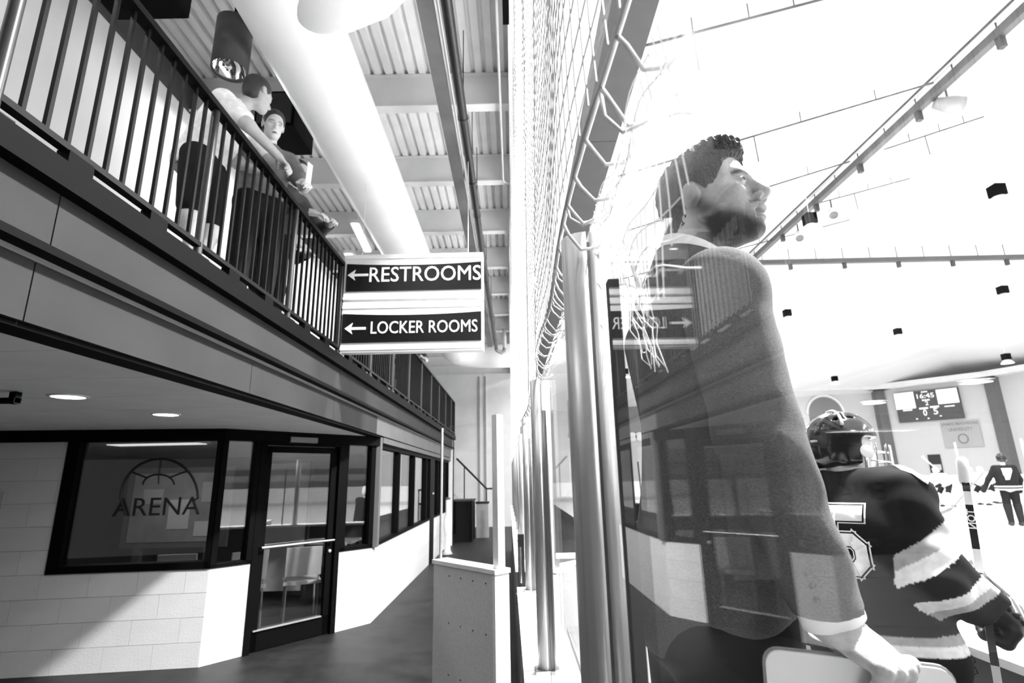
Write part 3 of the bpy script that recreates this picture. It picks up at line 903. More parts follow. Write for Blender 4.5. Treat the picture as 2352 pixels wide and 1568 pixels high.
# white soffit band
sb = MB()
for P, Q in ((W0, W1), (W1, W2), (W2, W3)):
    x = (Q - P).normalized(); n = Vector((x.y, -x.x, 0))
    sb.obox((P + Q) / 2 + n * .5 + Vector((0, 0, 7.3)), x, n, (0, 0, 1), (Q - P).length + .8, 1.0, .35)
struct(sb.build('trim_6', M_white))
# dark columns at the wall corners
for Pc, pxl in ((W1, 'a'), (W2, 'b')):
    struct(MB().boxp(Pc.x - .3, Pc.x + .3, Pc.y - .5, Pc.y + .1, 0, 7.15).build('trim_7', gm('grey_column', .16, .6)))
# arched recesses
for (px0, px1, ptop, pbot, lab) in ((1408, 1490, 920, 1003, 'left'), (1858, 1935, 912, 992, 'right')):
    a = at(px0, (ptop + pbot) / 2, Y=YW); b = at(px1, (ptop + pbot) / 2, Y=YW); zt = at((px0 + px1) / 2, ptop, Y=YW).z; zb = at((px0 + px1) / 2, pbot, Y=YW).z
    r = (b.x - a.x) / 2; cx = (a.x + b.x) / 2; zc = zt - r
    poly = [(cx - r, zb), (cx + r, zb)] + [(cx + r * math.cos(t), zc + r * math.sin(t)) for t in [math.pi * i / 20 for i in range(21)]]
    wn = struct(MB().prism([(p, YW - .03, q) for p, q in poly], (0, .03, 0)).build('window_6', gm('arch_panel', .2, .6)))
    arc = [(cx + (r + .12) * math.cos(t), YW - .05, zc + (r + .12) * math.sin(t)) for t in [math.pi * i / 20 for i in range(21)]]
    MB().tube(arc, .1, 6).build('arch_trim', M_white, wn, True)
    if lab == 'left':
        for i in range(5):
            MB().lathe([(r / 5 + .06, 0), (r / 5 + .06, .1)], (cx - r + r / 5 + i * 2 * r / 5, YW - .12, zb - .0), (0, 1, 0), 12, True, True).build('scallop', M_white, wn)

def atp(px, py, P, n):
    d = Vector(_F * F_PX + _R * (px - 1176) + _U * (784 - py)); c = Vector((0, 0, H_CAM))
    t = (Vector(P) - c).dot(n) / d.dot(n)
    return c + d * t
dx = (W2 - W1).normalized(); dn = Vector((-dx.y, dx.x, 0))
if dn.y > 0: dn = -dn
PW = W1 + dn * .02
# scoreboard, laid out on the corner wall
tl = atp(2055, 905, PW, dn); trr = atp(2200, 888, PW, dn); bl = atp(2072, 975, PW, dn); br = atp(2217, 955, PW, dn)
s0 = (tl - PW).dot(dx); s1 = ((trr - PW).dot(dx) + (br - PW).dot(dx)) / 2; zt = (tl.z + trr.z) / 2; zb = (bl.z + br.z) / 2
SW, SH = s1 - s0, zt - zb
sbd = thing('scoreboard', 'dark scoreboard with two bright square panels and score digits on the rink wall', 'scoreboard', PW + dx * ((s0 + s1) / 2) + Vector((0, 0, zb)))
def sbx(u0, u1, v0, v1, off0, off1):
    return MB().obox(PW + dx * (s0 + SW * (u0 + u1) / 2) + dn * ((off0 + off1) / 2) + Vector((0, 0, zb + SH * (v0 + v1) / 2)), dx, dn, (0, 0, 1), SW * (u1 - u0), off1 - off0, SH * (v1 - v0))
sbx(0, 1, 0, 1, 0, .25).build('cabinet', gm('scoreboard_grey', .07, .5), sbd)
M_lit = gm('lit_panel', .9, .5, emit=1.2)
sbx(.0, .315, .44, .99, .25, .27).build('lit_panel', M_lit, sbd)
sbx(.67, .98, .5, .97, .25, .27).build('lit_panel', M_lit, sbd)
M_dig = gm('digit_lamp', .7, .5, emit=.5)
for (u0, u1, v0, v1) in ((.44, .54, .93, .97), (.43, .55, .65, .70), (.36, .5, .38, .44), (.53, .67, .4, .46), (.1, .25, .37, .42), (.75, .9, .39, .43), (.28, .31, .06, .1), (.46, .49, .05, .09), (.65, .68, .1, .14)):
    sbx(u0, u1, v0, v1, .25, .262).build('caption_bar', M_dig, sbd)
def sb_text(txt, u0, u1, v0, v1):
    v, f = text_geo(txt, 1.0, .02, (0, 0, 0), (1, 0, 0), (0, 0, 1), font_bold=True)
    a_ = np.array(v); lo = a_.min(0); hi = a_.max(0)
    out = []
    for p in a_:
        uu = u0 + (p[0] - lo[0]) / (hi[0] - lo[0]) * (u1 - u0); vv = v0 + (p[2] - lo[2]) / (hi[2] - lo[2]) * (v1 - v0)
        out.append(PW + dx * (s0 + SW * uu) + dn * (.25 + .02 * (1 if p[1] < 0 else 0)) + Vector((0, 0, zb + SH * vv)))
    link_mesh('digits', out, f, M_dig, sbd)
sb_text('0', .41, .47, .16, .37); sb_text('5', .57, .64, .18, .39); sb_text('2', .47, .52, .5, .64); sb_text('16:45', .36, .63, .74, .9)
# banner
tl = atp(2160, 975, PW, dn); br = atp(2262, 1027, PW, dn)
t = thing('wall_banner', 'pale banner with faint grey lettering and a round crest under the scoreboard', 'banner', tl)
u0 = (tl - PW).dot(dx); u1 = (br - PW).dot(dx); z1 = tl.z + .15; z0 = br.z + .05
MB().obox(PW + dx * ((u0 + u1) / 2) + dn * .03 + Vector((0, 0, (z0 + z1) / 2)), dx, dn, (0, 0, 1), u1 - u0, .02, z1 - z0).build('cloth', gm('banner_cloth', .44, .8, noise=(1, .05)), t)
M_bt = gm('banner_ink', .26, .8)
def b_text(txt, a, b, v0, v1):
    v, f = text_geo(txt, 1.0, .02, (0, 0, 0), (1, 0, 0), (0, 0, 1), font_bold=True)
    a_ = np.array(v); lo = a_.min(0); hi = a_.max(0)
    out = [PW + dx * (u0 + (u1 - u0) * (a + (p[0] - lo[0]) / (hi[0] - lo[0]) * (b - a))) + dn * (.04 + .01 * (1 if p[1] < 0 else 0)) + Vector((0, 0, z0 + (z1 - z0) * (v0 + (p[2] - lo[2]) / (hi[2] - lo[2]) * (v1 - v0)))) for p in a_]
    link_mesh('lettering', out, f, M_bt, t)
b_text('JAMES MADISON', .02, .95, .82, .95); b_text('UNIVERSITY', .18, .82, .62, .75)
cc = PW + dx * (u0 + (u1 - u0) * .52) + dn * .05 + Vector((0, 0, z0 + (z1 - z0) * .33))
MB().tube([cc + dx * (.24 * math.cos(q)) + Vector((0, 0, .28 * math.sin(q))) for q in [2 * math.pi * i / 20 for i in range(20)]], .035, 6, closed=True).build('crest_ring', M_bt, t)
# dark poster low on the corner wall
tl = atp(2130, 1044, PW, dn); br = atp(2168, 1085, PW, dn)
u0 = (tl - PW).dot(dx); u1 = (br - PW).dot(dx)
t = thing('dark_poster', 'dark upright poster with a pale blot beside the raised white stick', 'poster', tl)
MB().obox(PW + dx * ((u0 + u1) / 2) + dn * .03 + Vector((0, 0, (tl.z + br.z) / 2)), dx, dn, (0, 0, 1), u1 - u0, .03, tl.z - br.z).build('panel', gm('poster_dark', .02, .6), t)
MB().obox(PW + dx * (u0 + (u1 - u0) * .62) + dn * .05 + Vector((0, 0, br.z + .35)), dx, dn, (0, 0, 1), .4, .02, .35).build('pale_blot', gm('poster_pale', .6, .6), t)

# far boards with glass uprights
YF = 34.0
F0 = Vector((2.2, YF, 0)); F1 = Vector((21.5, YF, 0)); F2 = Vector((26.0, 29.8, 0)); F3 = Vector((28.8, 22, 0)); F4 = Vector((29, -20, 0))
t = thing('far_boards', 'white dasher boards around the far side of the ice', 'boards', (21, 32, ZI))
for P, Q in ((F0, F1), (F1, F2), (F2, F3), (F3, F4)):
    x = (Q - P).normalized(); n = Vector((x.y, -x.x, 0))
    MB().obox((P + Q) / 2 + Vector((0, 0, ZI + .55)), x, n, (0, 0, 1), (Q - P).length + .1, .12, 1.1).build('board_run', M_board, t)
    MB().obox((P + Q) / 2 + n * .01 + Vector((0, 0, ZI + .1)), x, n, (0, 0, 1), (Q - P).length + .1, .12, .2).build('kick_strip', gm('kick_strip', .55, .5), t)
    m = int((Q - P).length / 2.4)
    for i in range(m):
        p = P.lerp(Q, (i + .5) / m)
        if p.y < 5: continue
        MB().boxp(p.x - .04, p.x + .04, p.y - .04, p.y + .04, ZI + 1.1, ZI + 2.9).build('glass_upright', gm('upright', .6, .4), t)
# seating and window wall across the ice (seen reflected in the office glass)
st = thing('bleachers', 'grey stepped seating on the far long side of the ice', 'bleachers', (31, 0, 0))
for k in range(5):
    MB().boxp(29.4 + .7 * k, 30.1 + .7 * k, -22, 18, 0, .9 + .42 * k).build('seat_step', gm('bleacher_%d' % (k % 2), .2 + .25 * (k % 2), .6), st)

# ---- roof
RX, RZ = 14.0, 11.0
def rz_left(x): return 6.0 + (x - .1) * (RZ - 6.0) / (RX - .1)
v = [(.06, -26, 6.0), (.06, 38.2, 6.0), (RX, 24, RZ), (RX, -26, RZ), (34, 38.2, 7.3), (34, -26, 7.3), (.06, 38.2, 7.3)]
f = [(0, 1, 2, 3), (3, 2, 4, 5), (1, 4, 2)]
v2 = [(a, b, c + .12) for a, b, c in v]
rf = struct(link_mesh('ceiling_rink', v + v2, f + [tuple(reversed([i + 7 for i in q])) for q in f], gm('rink_roof_lining', .84, .7, noise=(.4, .04), bump=(1.2, .6))))
PLn = Vector((-(RZ - 6.0), 0, RX - .1)).normalized(); PLp = Vector((.1, 0, 6.0))
M_pipe = gm('thin_pipe', .06, .5)
pl = (((1480, 105), (1905, -6), 'topmost'), ((1420, 405), (2143, 190), 'second from the top'), ((1440, 530), (1951, 371), 'third from the top'), ((1430, 640), (1951, 505), 'fourth from the top'), ((2031, 343), (2259, 268), 'short one right of the truss'), ((1870, 469), (2089, 410), 'lowest one right of the truss'))
for a, b, lab in pl:
    P = atp(a[0], a[1], PLp - Vector((0, 0, .2)), PLn); Q = atp(b[0], b[1], PLp - Vector((0, 0, .2)), PLn)
    ym_ = (P.y + Q.y) / 2
    t = thing('sprinkler_pipe', 'thin dark sprinkler pipe climbing the white rink roof, ' + lab, 'pipe', (P + Q) / 2, 'sprinkler pipes')
    MB().tube([P, Q], .017, 6).build('pipe_run', M_pipe, t)
    for k in (.25, .55, .8):
        p = P.lerp(Q, k)
        MB().tube([p, p + Vector((0, 0, .22))], .01, 5).build('pipe_hanger', M_pipe, t)
    p = P.lerp(Q, .4 if lab != 'topmost' else .25)
    MB().tube([p, p + Vector((.02, 0, -.5))], .011, 5).build('drop', M_pipe, t)
# lighting truss in two runs
trs = thing('lighting_truss', 'grey steel lighting truss hung below the rink roof in an angled run', 'truss', (8.3, 12, 8.7))
ZT = 8.73
for (P, Q, nb) in ((Vector((8.3, 4.2, ZT)), Vector((8.3, 17.4, ZT)), 14), (Vector((8.3, 17.4, ZT)), Vector((20.5, 17.4, ZT)), 13)):
    x = (Q - P).normalized(); n = Vector((-x.y, x.x, 0))
    MB().bar(P, Q, .14, .16).build('main_rail', gm('truss_grey', .1, .4), trs)
    MB().tube([P + n * .22 + Vector((0, 0, .12)), Q + n * .22 + Vector((0, 0, .12))], .02, 6).build('upper_cable', M_pipe, trs)
    for i in range(nb):
        p = P.lerp(Q, (i + .5) / nb)
        MB().tube([p, p + Vector((0, 0, .5))], .014, 5).build('hanger', M_pipe, trs)
        if i % 2: MB().boxp(p.x - .05, p.x + .05, p.y - .05, p.y + .05, p.z - .28, p.z - .08).build('clamp', M_pipe, trs)
# small white spotlights on the truss
for i, (px, py) in enumerate(((1835, 540), (1912, 487), (2180, 240))):
    c = at(px, py, Z=8.45 if i < 2 else 8.5)
    t = thing('spotlight', ['white spotlight pointing down under the lower end of the truss', 'white drum spotlight beside the truss with a dark lens', 'grey floodlight arm at the upper end of the truss'][i], 'spotlight', c, 'truss spotlights')
    ax = Vector((-.3, -.6, -.7)) if i != 2 else Vector((1, -.2, -.3))
    s_ = .13 if i < 2 else .17
    MB().lathe([(s_ * .6, -.25), (s_, 0.05), (s_, .22), (s_ * .85, .22)], c, ax, 18, True, False).build('can', M_white if i < 2 else gm('flood_grey', .35, .4), t, True)
    MB().lathe([(.0001, .2), (s_ * .85, .2)], c, ax, 18).build('lens', gm('spot_lens', .15, .2), t)
    MB().tube([c, c + Vector((0, 0, .35))], .02, 6).build('yoke', M_pipe, t)

# ---- hanging rink lamps (each carries its own light)
lamps = []
LAMPK = [1.0, .8, .7, 1.0, .8, .8, .7, .7, .4, .8, 1.0, 4.5, 1.0, .8, .8, 1.0, .9]
for (px, py, k) in ((1555, 255, 4.35), (2290, 440, 6.5), (2303, 667, 6.5), (1860, 505, 6.3), (1808, 720, 6.5), (2062, 762, 6.5), (1917, 870, 5.3), (2311, 820, 5.0)):
    d = Vector(_F * F_PX + _R * (px - 1176) + _U * (784 - py)); p = d * (k / d.z) + Vector((0, 0, H_CAM)); lamps.append((p, True))
for p in ((6, -4, 7.2), (13, -6, 8.5), (20, -4, 8.2), (3.2, 2.5, 6.65), (15, 4, 8.8), (22, 6, 8.2), (25, 14, 7.8), (5, 20, 7.0), (6, 28, 7.0)):
    lamps.append((Vector(p), False))
where = ['nearest, above and left of the man', 'highest at the right edge', 'middle of the right edge', 'beside the truss', 'just right of the man', 'centre of the far roof', 'lowest over the far wall', 'low at the right edge']
for i, (p, vis) in enumerate(lamps):
    t = thing('hanging_lamp', ('dark topped bowl lamp hanging from the rink roof, ' + where[i]) if vis else 'bowl lamp over the ice out of the picture, ' + ['behind the bench', 'behind the camera over mid ice', 'far side behind the camera', 'just right of the bench', 'over mid ice', 'far side of mid ice', 'far side near the corner wall', 'left over the far ice', 'left end of the far ice'][i - 8], 'hanging lamp', p - Vector((0, 0, .3)), 'rink roof lamps')
    MB().boxp(p.x - .13, p.x + .13, p.y - .13, p.y + .13, p.z - .12, p.z + .16).build('ballast', gm('ballast_grey', .22, .5) if i == 0 else M_black, t)
    MB().lathe([(.1, -.12), (.17, -.17), (.26, -.3), (.24, -.3), (.15, -.18)], p, (0, 0, 1), 20).build('bowl', M_white, t, True)
    MB().lathe([(.0001, -.27), (.235, -.285)], p, (0, 0, 1), 20).build('lens', gm('lamp_lens', .9, .4, emit=20.0), t)
    zr = rz_left(p.x) if p.x < RX else RZ - (p.x - RX) * (RZ - 7.3) / (34 - RX)
    if p.y > 24: zr = min(zr, RZ - (p.y - 24) * (RZ - 7.3) / 14.2)
    MB().tube([p + Vector((0, 0, .16)), (p.x, p.y, max(zr, p.z + .3))], .01, 5).build('stem', M_white, t)
    ld = bpy.data.lights.new('rink_light', 'AREA'); ld.shape = 'DISK'; ld.size = .5; ld.energy = RINK_LAMP_W * LAMPK[i]
    lo = bpy.data.objects.new('rink_light', ld); COL.objects.link(lo); lo.parent = t; lo.location = p - Vector((0, 0, .33)) - wloc(t)
# ================================================================== OFFICE INTERIOR AND WINDOW DECAL
WN = Vector((XL.y, -XL.x, 0))
PD = A0 - WN * .034
w1 = bpy.data.objects['window_1']
def wp(px, py): return atp(px, py, PD, WN)
M_dec = gm('window_decal', .008, .6)
def decal(pxs, r=.008):
    pts = [wp(*p) for p in pxs]
    MB().tube(pts, r, 4).build('decal_stroke', M_dec, w1)
ocx, ocy = 369, 1143
arch = [(ocx + 92 * math.cos(t) * (.93 if math.cos(t) > 0 else 1), ocy - 90 * math.sin(t)) for t in [math.pi * i / 18 for i in range(19)]]
decal([(453, 1178), (445, 1150)] + arch + [(281, 1160), (290, 1183)], .012)
ic = (364, 1113)
decal([(ic[0] + 36 * math.cos(t), ic[1] - 24 * math.sin(t)) for t in [math.pi * i / 10 for i in range(11)]], .009)
for t in (45, 90, 138):
    a = math.radians(t)
    decal([(ic[0] + 36 * math.cos(a), ic[1] - 24 * math.sin(a)), (ocx + 88 * math.cos(a), ocy - 88 * math.sin(a))], .008)
decal([(364, 1089), (364, 1112)], .007)
dv, df = text_geo('ARENA', 1.0, .004, (0, 0, 0), (1, 0, 0), (0, 0, 1))
dv = np.array(dv); lo = dv.min(0); hi = dv.max(0)
pa, pb, pc_ = wp(256, 1186), wp(458, 1180), wp(330, 1143)
ux = XL * ((pb - pa).dot(XL)); hz = .17
link_mesh('decal_lettering', [pa + ux * ((p[0] - lo[0]) / (hi[0] - lo[0])) + Vector((0, 0, (p[2] - lo[2]) / (hi[2] - lo[2]) * hz)) + WN * (p[1]) for p in dv], df, M_dec, w1)

# pinboard and papers on the office wall
pb_ = thing('pin_board', 'grey pin board with papers behind the arena window', 'pin board', (-4.4, 8.0, .9))
MB().boxp(-5.6, -4.1, 8.0, 8.06, .8, 1.9).build('board_frame', gm('pin_frame', .1, .6), pb_)
MB().boxp(-5.5, -4.2, 7.985, 8.0, .88, 1.82).build('board_felt', gm('pin_felt', .3, .8, noise=(4, .2)), pb_)
for k, (x, z, wv, hv) in enumerate(((-5.2, 1.5, .28, .2), (-4.8, 1.25, .3, .4), (-4.4, 1.55, .2, .28), (-4.45, 1.05, .22, .2))):
    MB().boxp(x - wv / 2, x + wv / 2, 7.975, 7.985, z - hv / 2, z + hv / 2).build('paper', gm('paper_%d' % (k % 2), .5 + .2 * (k % 2), .8), pb_)
MB().boxp(-5.4, -5.3, 8.0, 8.08, 0, .8).boxp(-4.4, -4.3, 8.0, 8.08, 0, .8).build('board_leg', gm('pin_frame', .1, .6), pb_)
pt_ = thing('office_partition', 'pale upright partition panel seen through the small window by the door', 'partition', (-3.7, 8.6, 0))
MB().boxp(-3.9, -3.2, 8.6, 8.65, .1, 1.95).build('partition_panel', gm('partition', .4, .7), pt_)
MB().boxp(-3.93, -3.9, 8.58, 8.67, 0, 1.98).boxp(-3.2, -3.17, 8.58, 8.67, 0, 1.98).build('partition_post', M_dark, pt_)
tb = thing('office_table', 'dark table with pale top edge inside the office', 'table', (-3.1, 9.2, 0))
MB().boxp(-3.7, -2.6, 8.95, 9.55, .7, .74).build('table_top', gm('table_top', .3, .4), tb)
for (x, y) in ((-3.65, 9.0), (-2.65, 9.0), (-3.65, 9.5), (-2.65, 9.5)):
    MB().boxp(x - .025, x + .025, y - .025, y + .025, 0, .7).build('leg', M_dark, tb)
def chair(loc, rz, label, tone):
    M = frame(loc, rz)
    t = thing('office_chair', label, 'chair', loc, 'chairs inside the office')
    def part(name, mb, mat):
        mb.v = [tuple(M @ Vector(p)) for p in mb.v]; mb.build(name, mat, t)
    part('seat', MB().boxp(-.22, .22, -.22, .22, .43, .47), gm('chair_%s' % tone, tone, .5))
    part('backrest', MB().obox((0, .22, .7), (1, 0, 0), (0, 1, -.15), (0, .15, 1), .42, .03, .34), gm('chair_%s' % tone, tone, .5))
    for (x, y) in ((-.19, -.19), (.19, -.19), (-.19, .2), (.19, .2)):
        part('leg', MB().tube([(x, y, 0), (x * .95, y, .43 if y < 0 else .6)], .012, 6), M_alu)
chair((-2.75, 7.35, 0), 205, 'pale backed chair just inside the glass door, left', .6)
chair((-2.35, 7.95, 0), 150, 'pale backed chair just inside the glass door, right', .5)
chair((-3.35, 7.0, 0), 225, 'tilted pale chair behind the narrow window beside the door', .55)
chair((-4.0, 6.9, 0), 190, 'chair behind the lower right of the arena window', .45)

# corridor end: stair rail, dark bin, cabinet
t = thing('dark_cabinet', 'low dark cabinet at the far end of the concourse seen through the gate glass', 'cabinet', (-1.45, 15.8, 0))
MB().boxp(-1.75, -1.2, 15.4, 16.6, 0, 1.05).build('cabinet_body', M_black, t)
MB().boxp(-1.78, -1.17, 15.37, 16.63, 1.05, 1.09).build('cabinet_top', M_dark, t)
t = thing('waste_bin', 'grey square waste bin beside the dark cabinet in the far concourse', 'bin', (-.95, 16.6, 0))
MB().boxp(-1.15, -.8, 16.4, 16.75, 0, .95).build('bin_body', gm('bin_grey', .3, .5), t)
MB().boxp(-1.17, -.78, 16.38, 16.77, .95, 1.0).build('bin_lid', M_dark, t)
t = thing('stair_handrail', 'thin dark sloping handrail in the far concourse', 'handrail', (-1.6, 17.5, 0))
MB().tube([(-1.85, 17.5, 2.3), (-.9, 17.5, 1.35), (-.55, 17.5, 1.35)], .03, 8).build('rail_tube', M_dark, t, True)
for x, z in ((-1.6, 2.05), (-.9, 1.35), (-.58, 1.35)): MB().tube([(x, 17.5, 0), (x, 17.5, z)], .02, 6).build('baluster', M_dark, t)
t = thing('white_bottle', 'white curved signboard stand near the end column', 'sign stand', (-1.5, 12.9, 0))
MB().lathe([(.05, 0), (.12, .02), (.07, .1), (.06, .35), (.1, .6), (.09, .8), (.05, .9), (.05, 1.2)], (-1.56, 12.9, 0), (0, 0, 1), 16, True, True).build('stand_body', M_white, t, True)
MB().lathe([(.055, 1.2), (.055, 1.25), (0.001, 1.26)], (-1.56, 12.9, 0), (0, 0, 1), 12).build('stand_cap', M_fasciaL, t, True)
t['label'] = 'white moulded stand on the floor beside the far end column'; t['category'] = 'stand'; t.name = 'floor_stand'; WORLD['floor_stand'] = wloc(t)

ol = thing('office_fill_light', 'added flat fill light panel inside the office behind the arena window', 'ceiling light', (-4.6, 7.0, 2.15))  # light panel added to brighten the office interior
MB().boxp(-5.2, -4.0, 6.85, 7.15, 2.17, 2.2).build('light_frame', M_white, ol)
MB().boxp(-5.17, -4.03, 6.88, 7.12, 2.16, 2.17).build('light_diffuser', gm('office_fill_diffuser', .9, .5, emit=1.0), ol)
ld = bpy.data.lights.new('office_fill_lamp', 'AREA'); ld.shape = 'RECTANGLE'; ld.size = 1.1; ld.size_y = .24; ld.energy = 7
lo = bpy.data.objects.new('office_fill_lamp', ld); COL.objects.link(lo); lo.parent = ol; lo.location = Vector((-4.6, 7.0, 2.15)) - wloc(ol)
# ================================================================== PEOPLE
def head_parts():
    A = []   # (fn, k) unions
    def U(fn, k=.02): A.append(('u', fn, k))
    def S(fn, k=.008): A.append(('s', fn, k))
    U(s_ell((-.012, 0, .035), (.098, .077, .088)))
    U(s_ell((.028, 0, -.025), (.066, .061, .088)), .03)
    U(s_ell((.042, 0, -.078), (.046, .047, .036)), .03)
    U(s_ell((.078, 0, -.100), (.022, .026, .020)), .025)
    U(s_cap((.08, -.034, .018), (.08, .034, .018), .013), .02)
    for s in (-1, 1):
        U(s_ell((.058, s * .042, -.018), (.030, .022, .020)), .02)
        S(s_ell((.098, s * .033, .001), (.018, .019, .012)), .014)
        U(s_ell((.078, s * .032, .0), (.0145, .0165, .0125)), .004)
    U(s_cap((.090, 0, .012), (.117, 0, -.026), .0085, .0105), .014)
    U(s_ell((.115, 0, -.031), (.012, .011, .010)), .008)
    for s in (-1, 1):
        U(s_ell((.104, s * .0125, -.037), (.012, .008, .0085)), .006)
        S(s_ell((.111, s * .0075, -.044), (.008, .0045, .005)), .003)
    U(s_ell((.086, 0, -.058), (.022, .028, .014)), .015)
    U(s_ell((.101, 0, -.0585), (.010, .021, .0062)), .006)
    U(s_ell((.096, 0, -.0795), (.011, .019, .0068)), .006)
    S(s_ell((.098, 0, -.069), (.026, .0205, .0052)), .003)
    for s in (-1, 1):
        U(s_ell((-.008, s * .079, -.005), (.020, .0085, .033)), .006)
        S(s_ell((-.004, s * .089, -.002), (.011, .006, .020)), .006)
        U(s_ell((.006, s * .077, -.012), (.007, .006, .010)), .005)
    return A
_HP = head_parts()
def head_sdf(P):
    d = None
    for op, fn, k in _HP:
        v = fn(P)
        if d is None: d = v
        elif op == 'u': d = smin(d, v, k)
        else: d = smax(d, -v, k)
    return d

def head_tone(V, skin=.55, beard=0.0, brow=True):
    """skin colouring: beard, brows, lips and eyes have their own tone"""
    t = np.full(len(V), skin)
    x, y, z = V[:, 0], np.abs(V[:, 1]), V[:, 2]
    if beard:
        lim = -.050 - .45 * np.clip(x - .035, 0, .06) * (x > .035) + 1.0 * np.clip(.04 - x, 0, .06)
        m = 1 / (1 + np.exp(-(lim - z) / .006))
        m *= 1 / (1 + np.exp(-(x + .012) / .006))
        mus = np.exp(-((z + .050) / .005) ** 2) * (x > .085) * (y < .03)
        m = np.maximum(m, mus * .8)
        lips = (x > .088) & (y < .022) & (z > -.087) & (z < -.052)
        m = np.where(lips, m * .15, m)
        m *= 1 / (1 + np.exp(-(z + .128) / .004))
        t = t * (1 - m) + beard * m
        lp = (x > .094) & (y < .02) & (z > -.088) & (z < -.054)
        t = np.where(lp, skin * .62, t)
    if brow:
        bz = .021 - .25 * np.clip(y - .03, 0, .03)
        bm = np.exp(-((z - bz) / .0052) ** 2) * (x > .055) * (y > .012) * (y < .052)
        t = t * (1 - .85 * bm)
    eyeq = np.exp(-(((z - .0015) / .0055) ** 2 + ((y - .034) / .013) ** 2)) * (x > .062)
    t = t * (1 - .9 * eyeq)
    mouth = np.exp(-((z + .069) / .004) ** 2) * (x > .075) * (y < .02)
    t = t * (1 - .85 * mouth)
    return t

def hair_sdf(style):
    def f(P):
        x, y, z = P[:, 0], np.abs(P[:, 1]), P[:, 2]
        d = s_ell((-.012, 0, .036), (.102, .084, .096))(P)
        if style == 'quiff':
            d = smin(d, s_ell((.042, 0, .106), (.050, .052, .030))(P), .03)
            d = smin(d, s_ell((-.045, 0, -.045), (.062, .066, .068))(P), .03)
            d = smin(d, s_ell((-.036, 0, -.088), (.052, .076, .060))(P), .03)
            strand_ = .0030 * np.sin(P[:, 1] * 420 + np.sin(x * 40 + z * 25) * 2.5 + z * 60 - x * 90) + .0022 * np.sin(P[:, 1] * 800 + x * 190 + z * 140) + .0035 * np.sin(P[:, 1] * 260 + x * 330) * np.clip((z - .085) / .03, 0, 1)
            d = d + strand_
        else:
            d = smin(d, s_ell((-.04, 0, -.025), (.062, .07, .062))(P), .03)
        # open the face, the temple and round the ear
        face = s_ell((.105, 0, -.025), (.075, .105, .108))(P)
        d = smax(d, -face, .01)
        ear = s_ell((-.004, 0, -.02), (.026, .2, .044))(P)
        d = smax(d, -ear, .006)
        jaw = s_box((.06, 0, -.1), (.06, .2, .075), .01)(P)
        d = smax(d, -jaw, .01)
        return d
    return f

def hand_sdf(curl=(20, 25, 20), spread=1.0, thumb=(40, .6), side=1):
    """wrist at origin, fingers along +x, back of the hand +z, thumb on +y (times side)"""
    L = [s_ell((.045, 0, 0), (.052, .040, .016)), s_cap((-.02, 0, 0), (.02, 0, 0), .026, .028), s_ell((.03, .026 * side, -.008), (.032, .018, .017))]
    tips = []
    for i, (yy, ln) in enumerate(((.029, .070), (.0098, .078), (-.0098, .072), (-.028, .056))):
        yy *= side
        p = np.array([.088 - .004 * abs(i - 1), yy, .002]); a = 0
        r = .0098 - .0006 * (i == 3)
        L.append(s_ell(p, (.012, .0105, .0125)))
        for k, fr in enumerate((.45, .31, .24)):
            a += math.radians(curl[k] * (1 + .08 * i))
            q = p + ln * fr * np.array([math.cos(a), (yy * spread * .25) , -math.sin(a)])
            L.append(s_cap(p, q, r, r - .0009)); p = q; r -= .0009
        tips.append(p)
    a, b = thumb
    p = np.array([.018, .034 * side, -.01])
    d1 = np.array([math.cos(math.radians(a)), math.sin(math.radians(a)) * side, -b]); d1 /= np.linalg.norm(d1)
    q = p + d1 * .042; L.append(s_cap(p, q, .0135, .0115))
    d2 = np.array([math.cos(math.radians(a * .5)), math.sin(math.radians(a * .5)) * side * .8, -b]); d2 /= np.linalg.norm(d2)
    L.append(s_cap(q, q + d2 * .032, .0112, .0088))
    def f(P):
        d = L[0](P)
        for g in L[1:3]: d = smin(d, g(P), .012)
        for g in L[3:]: d = smin(d, g(P), .005)
        return d
    return f

def local(fn, M):
    Mi = np.array(M.inverted())
    sc = M.to_scale()[0]
    def f(P): return fn(P @ Mi[:3, :3].T + Mi[:3, 3]) * sc
    return f

M_skin = gm('skin', .55, .55, attr='tone', noise=(40, .05))
M_hair = gm('dark_hair', .022, .45, noise=(30, .4), bump=(160, .5))

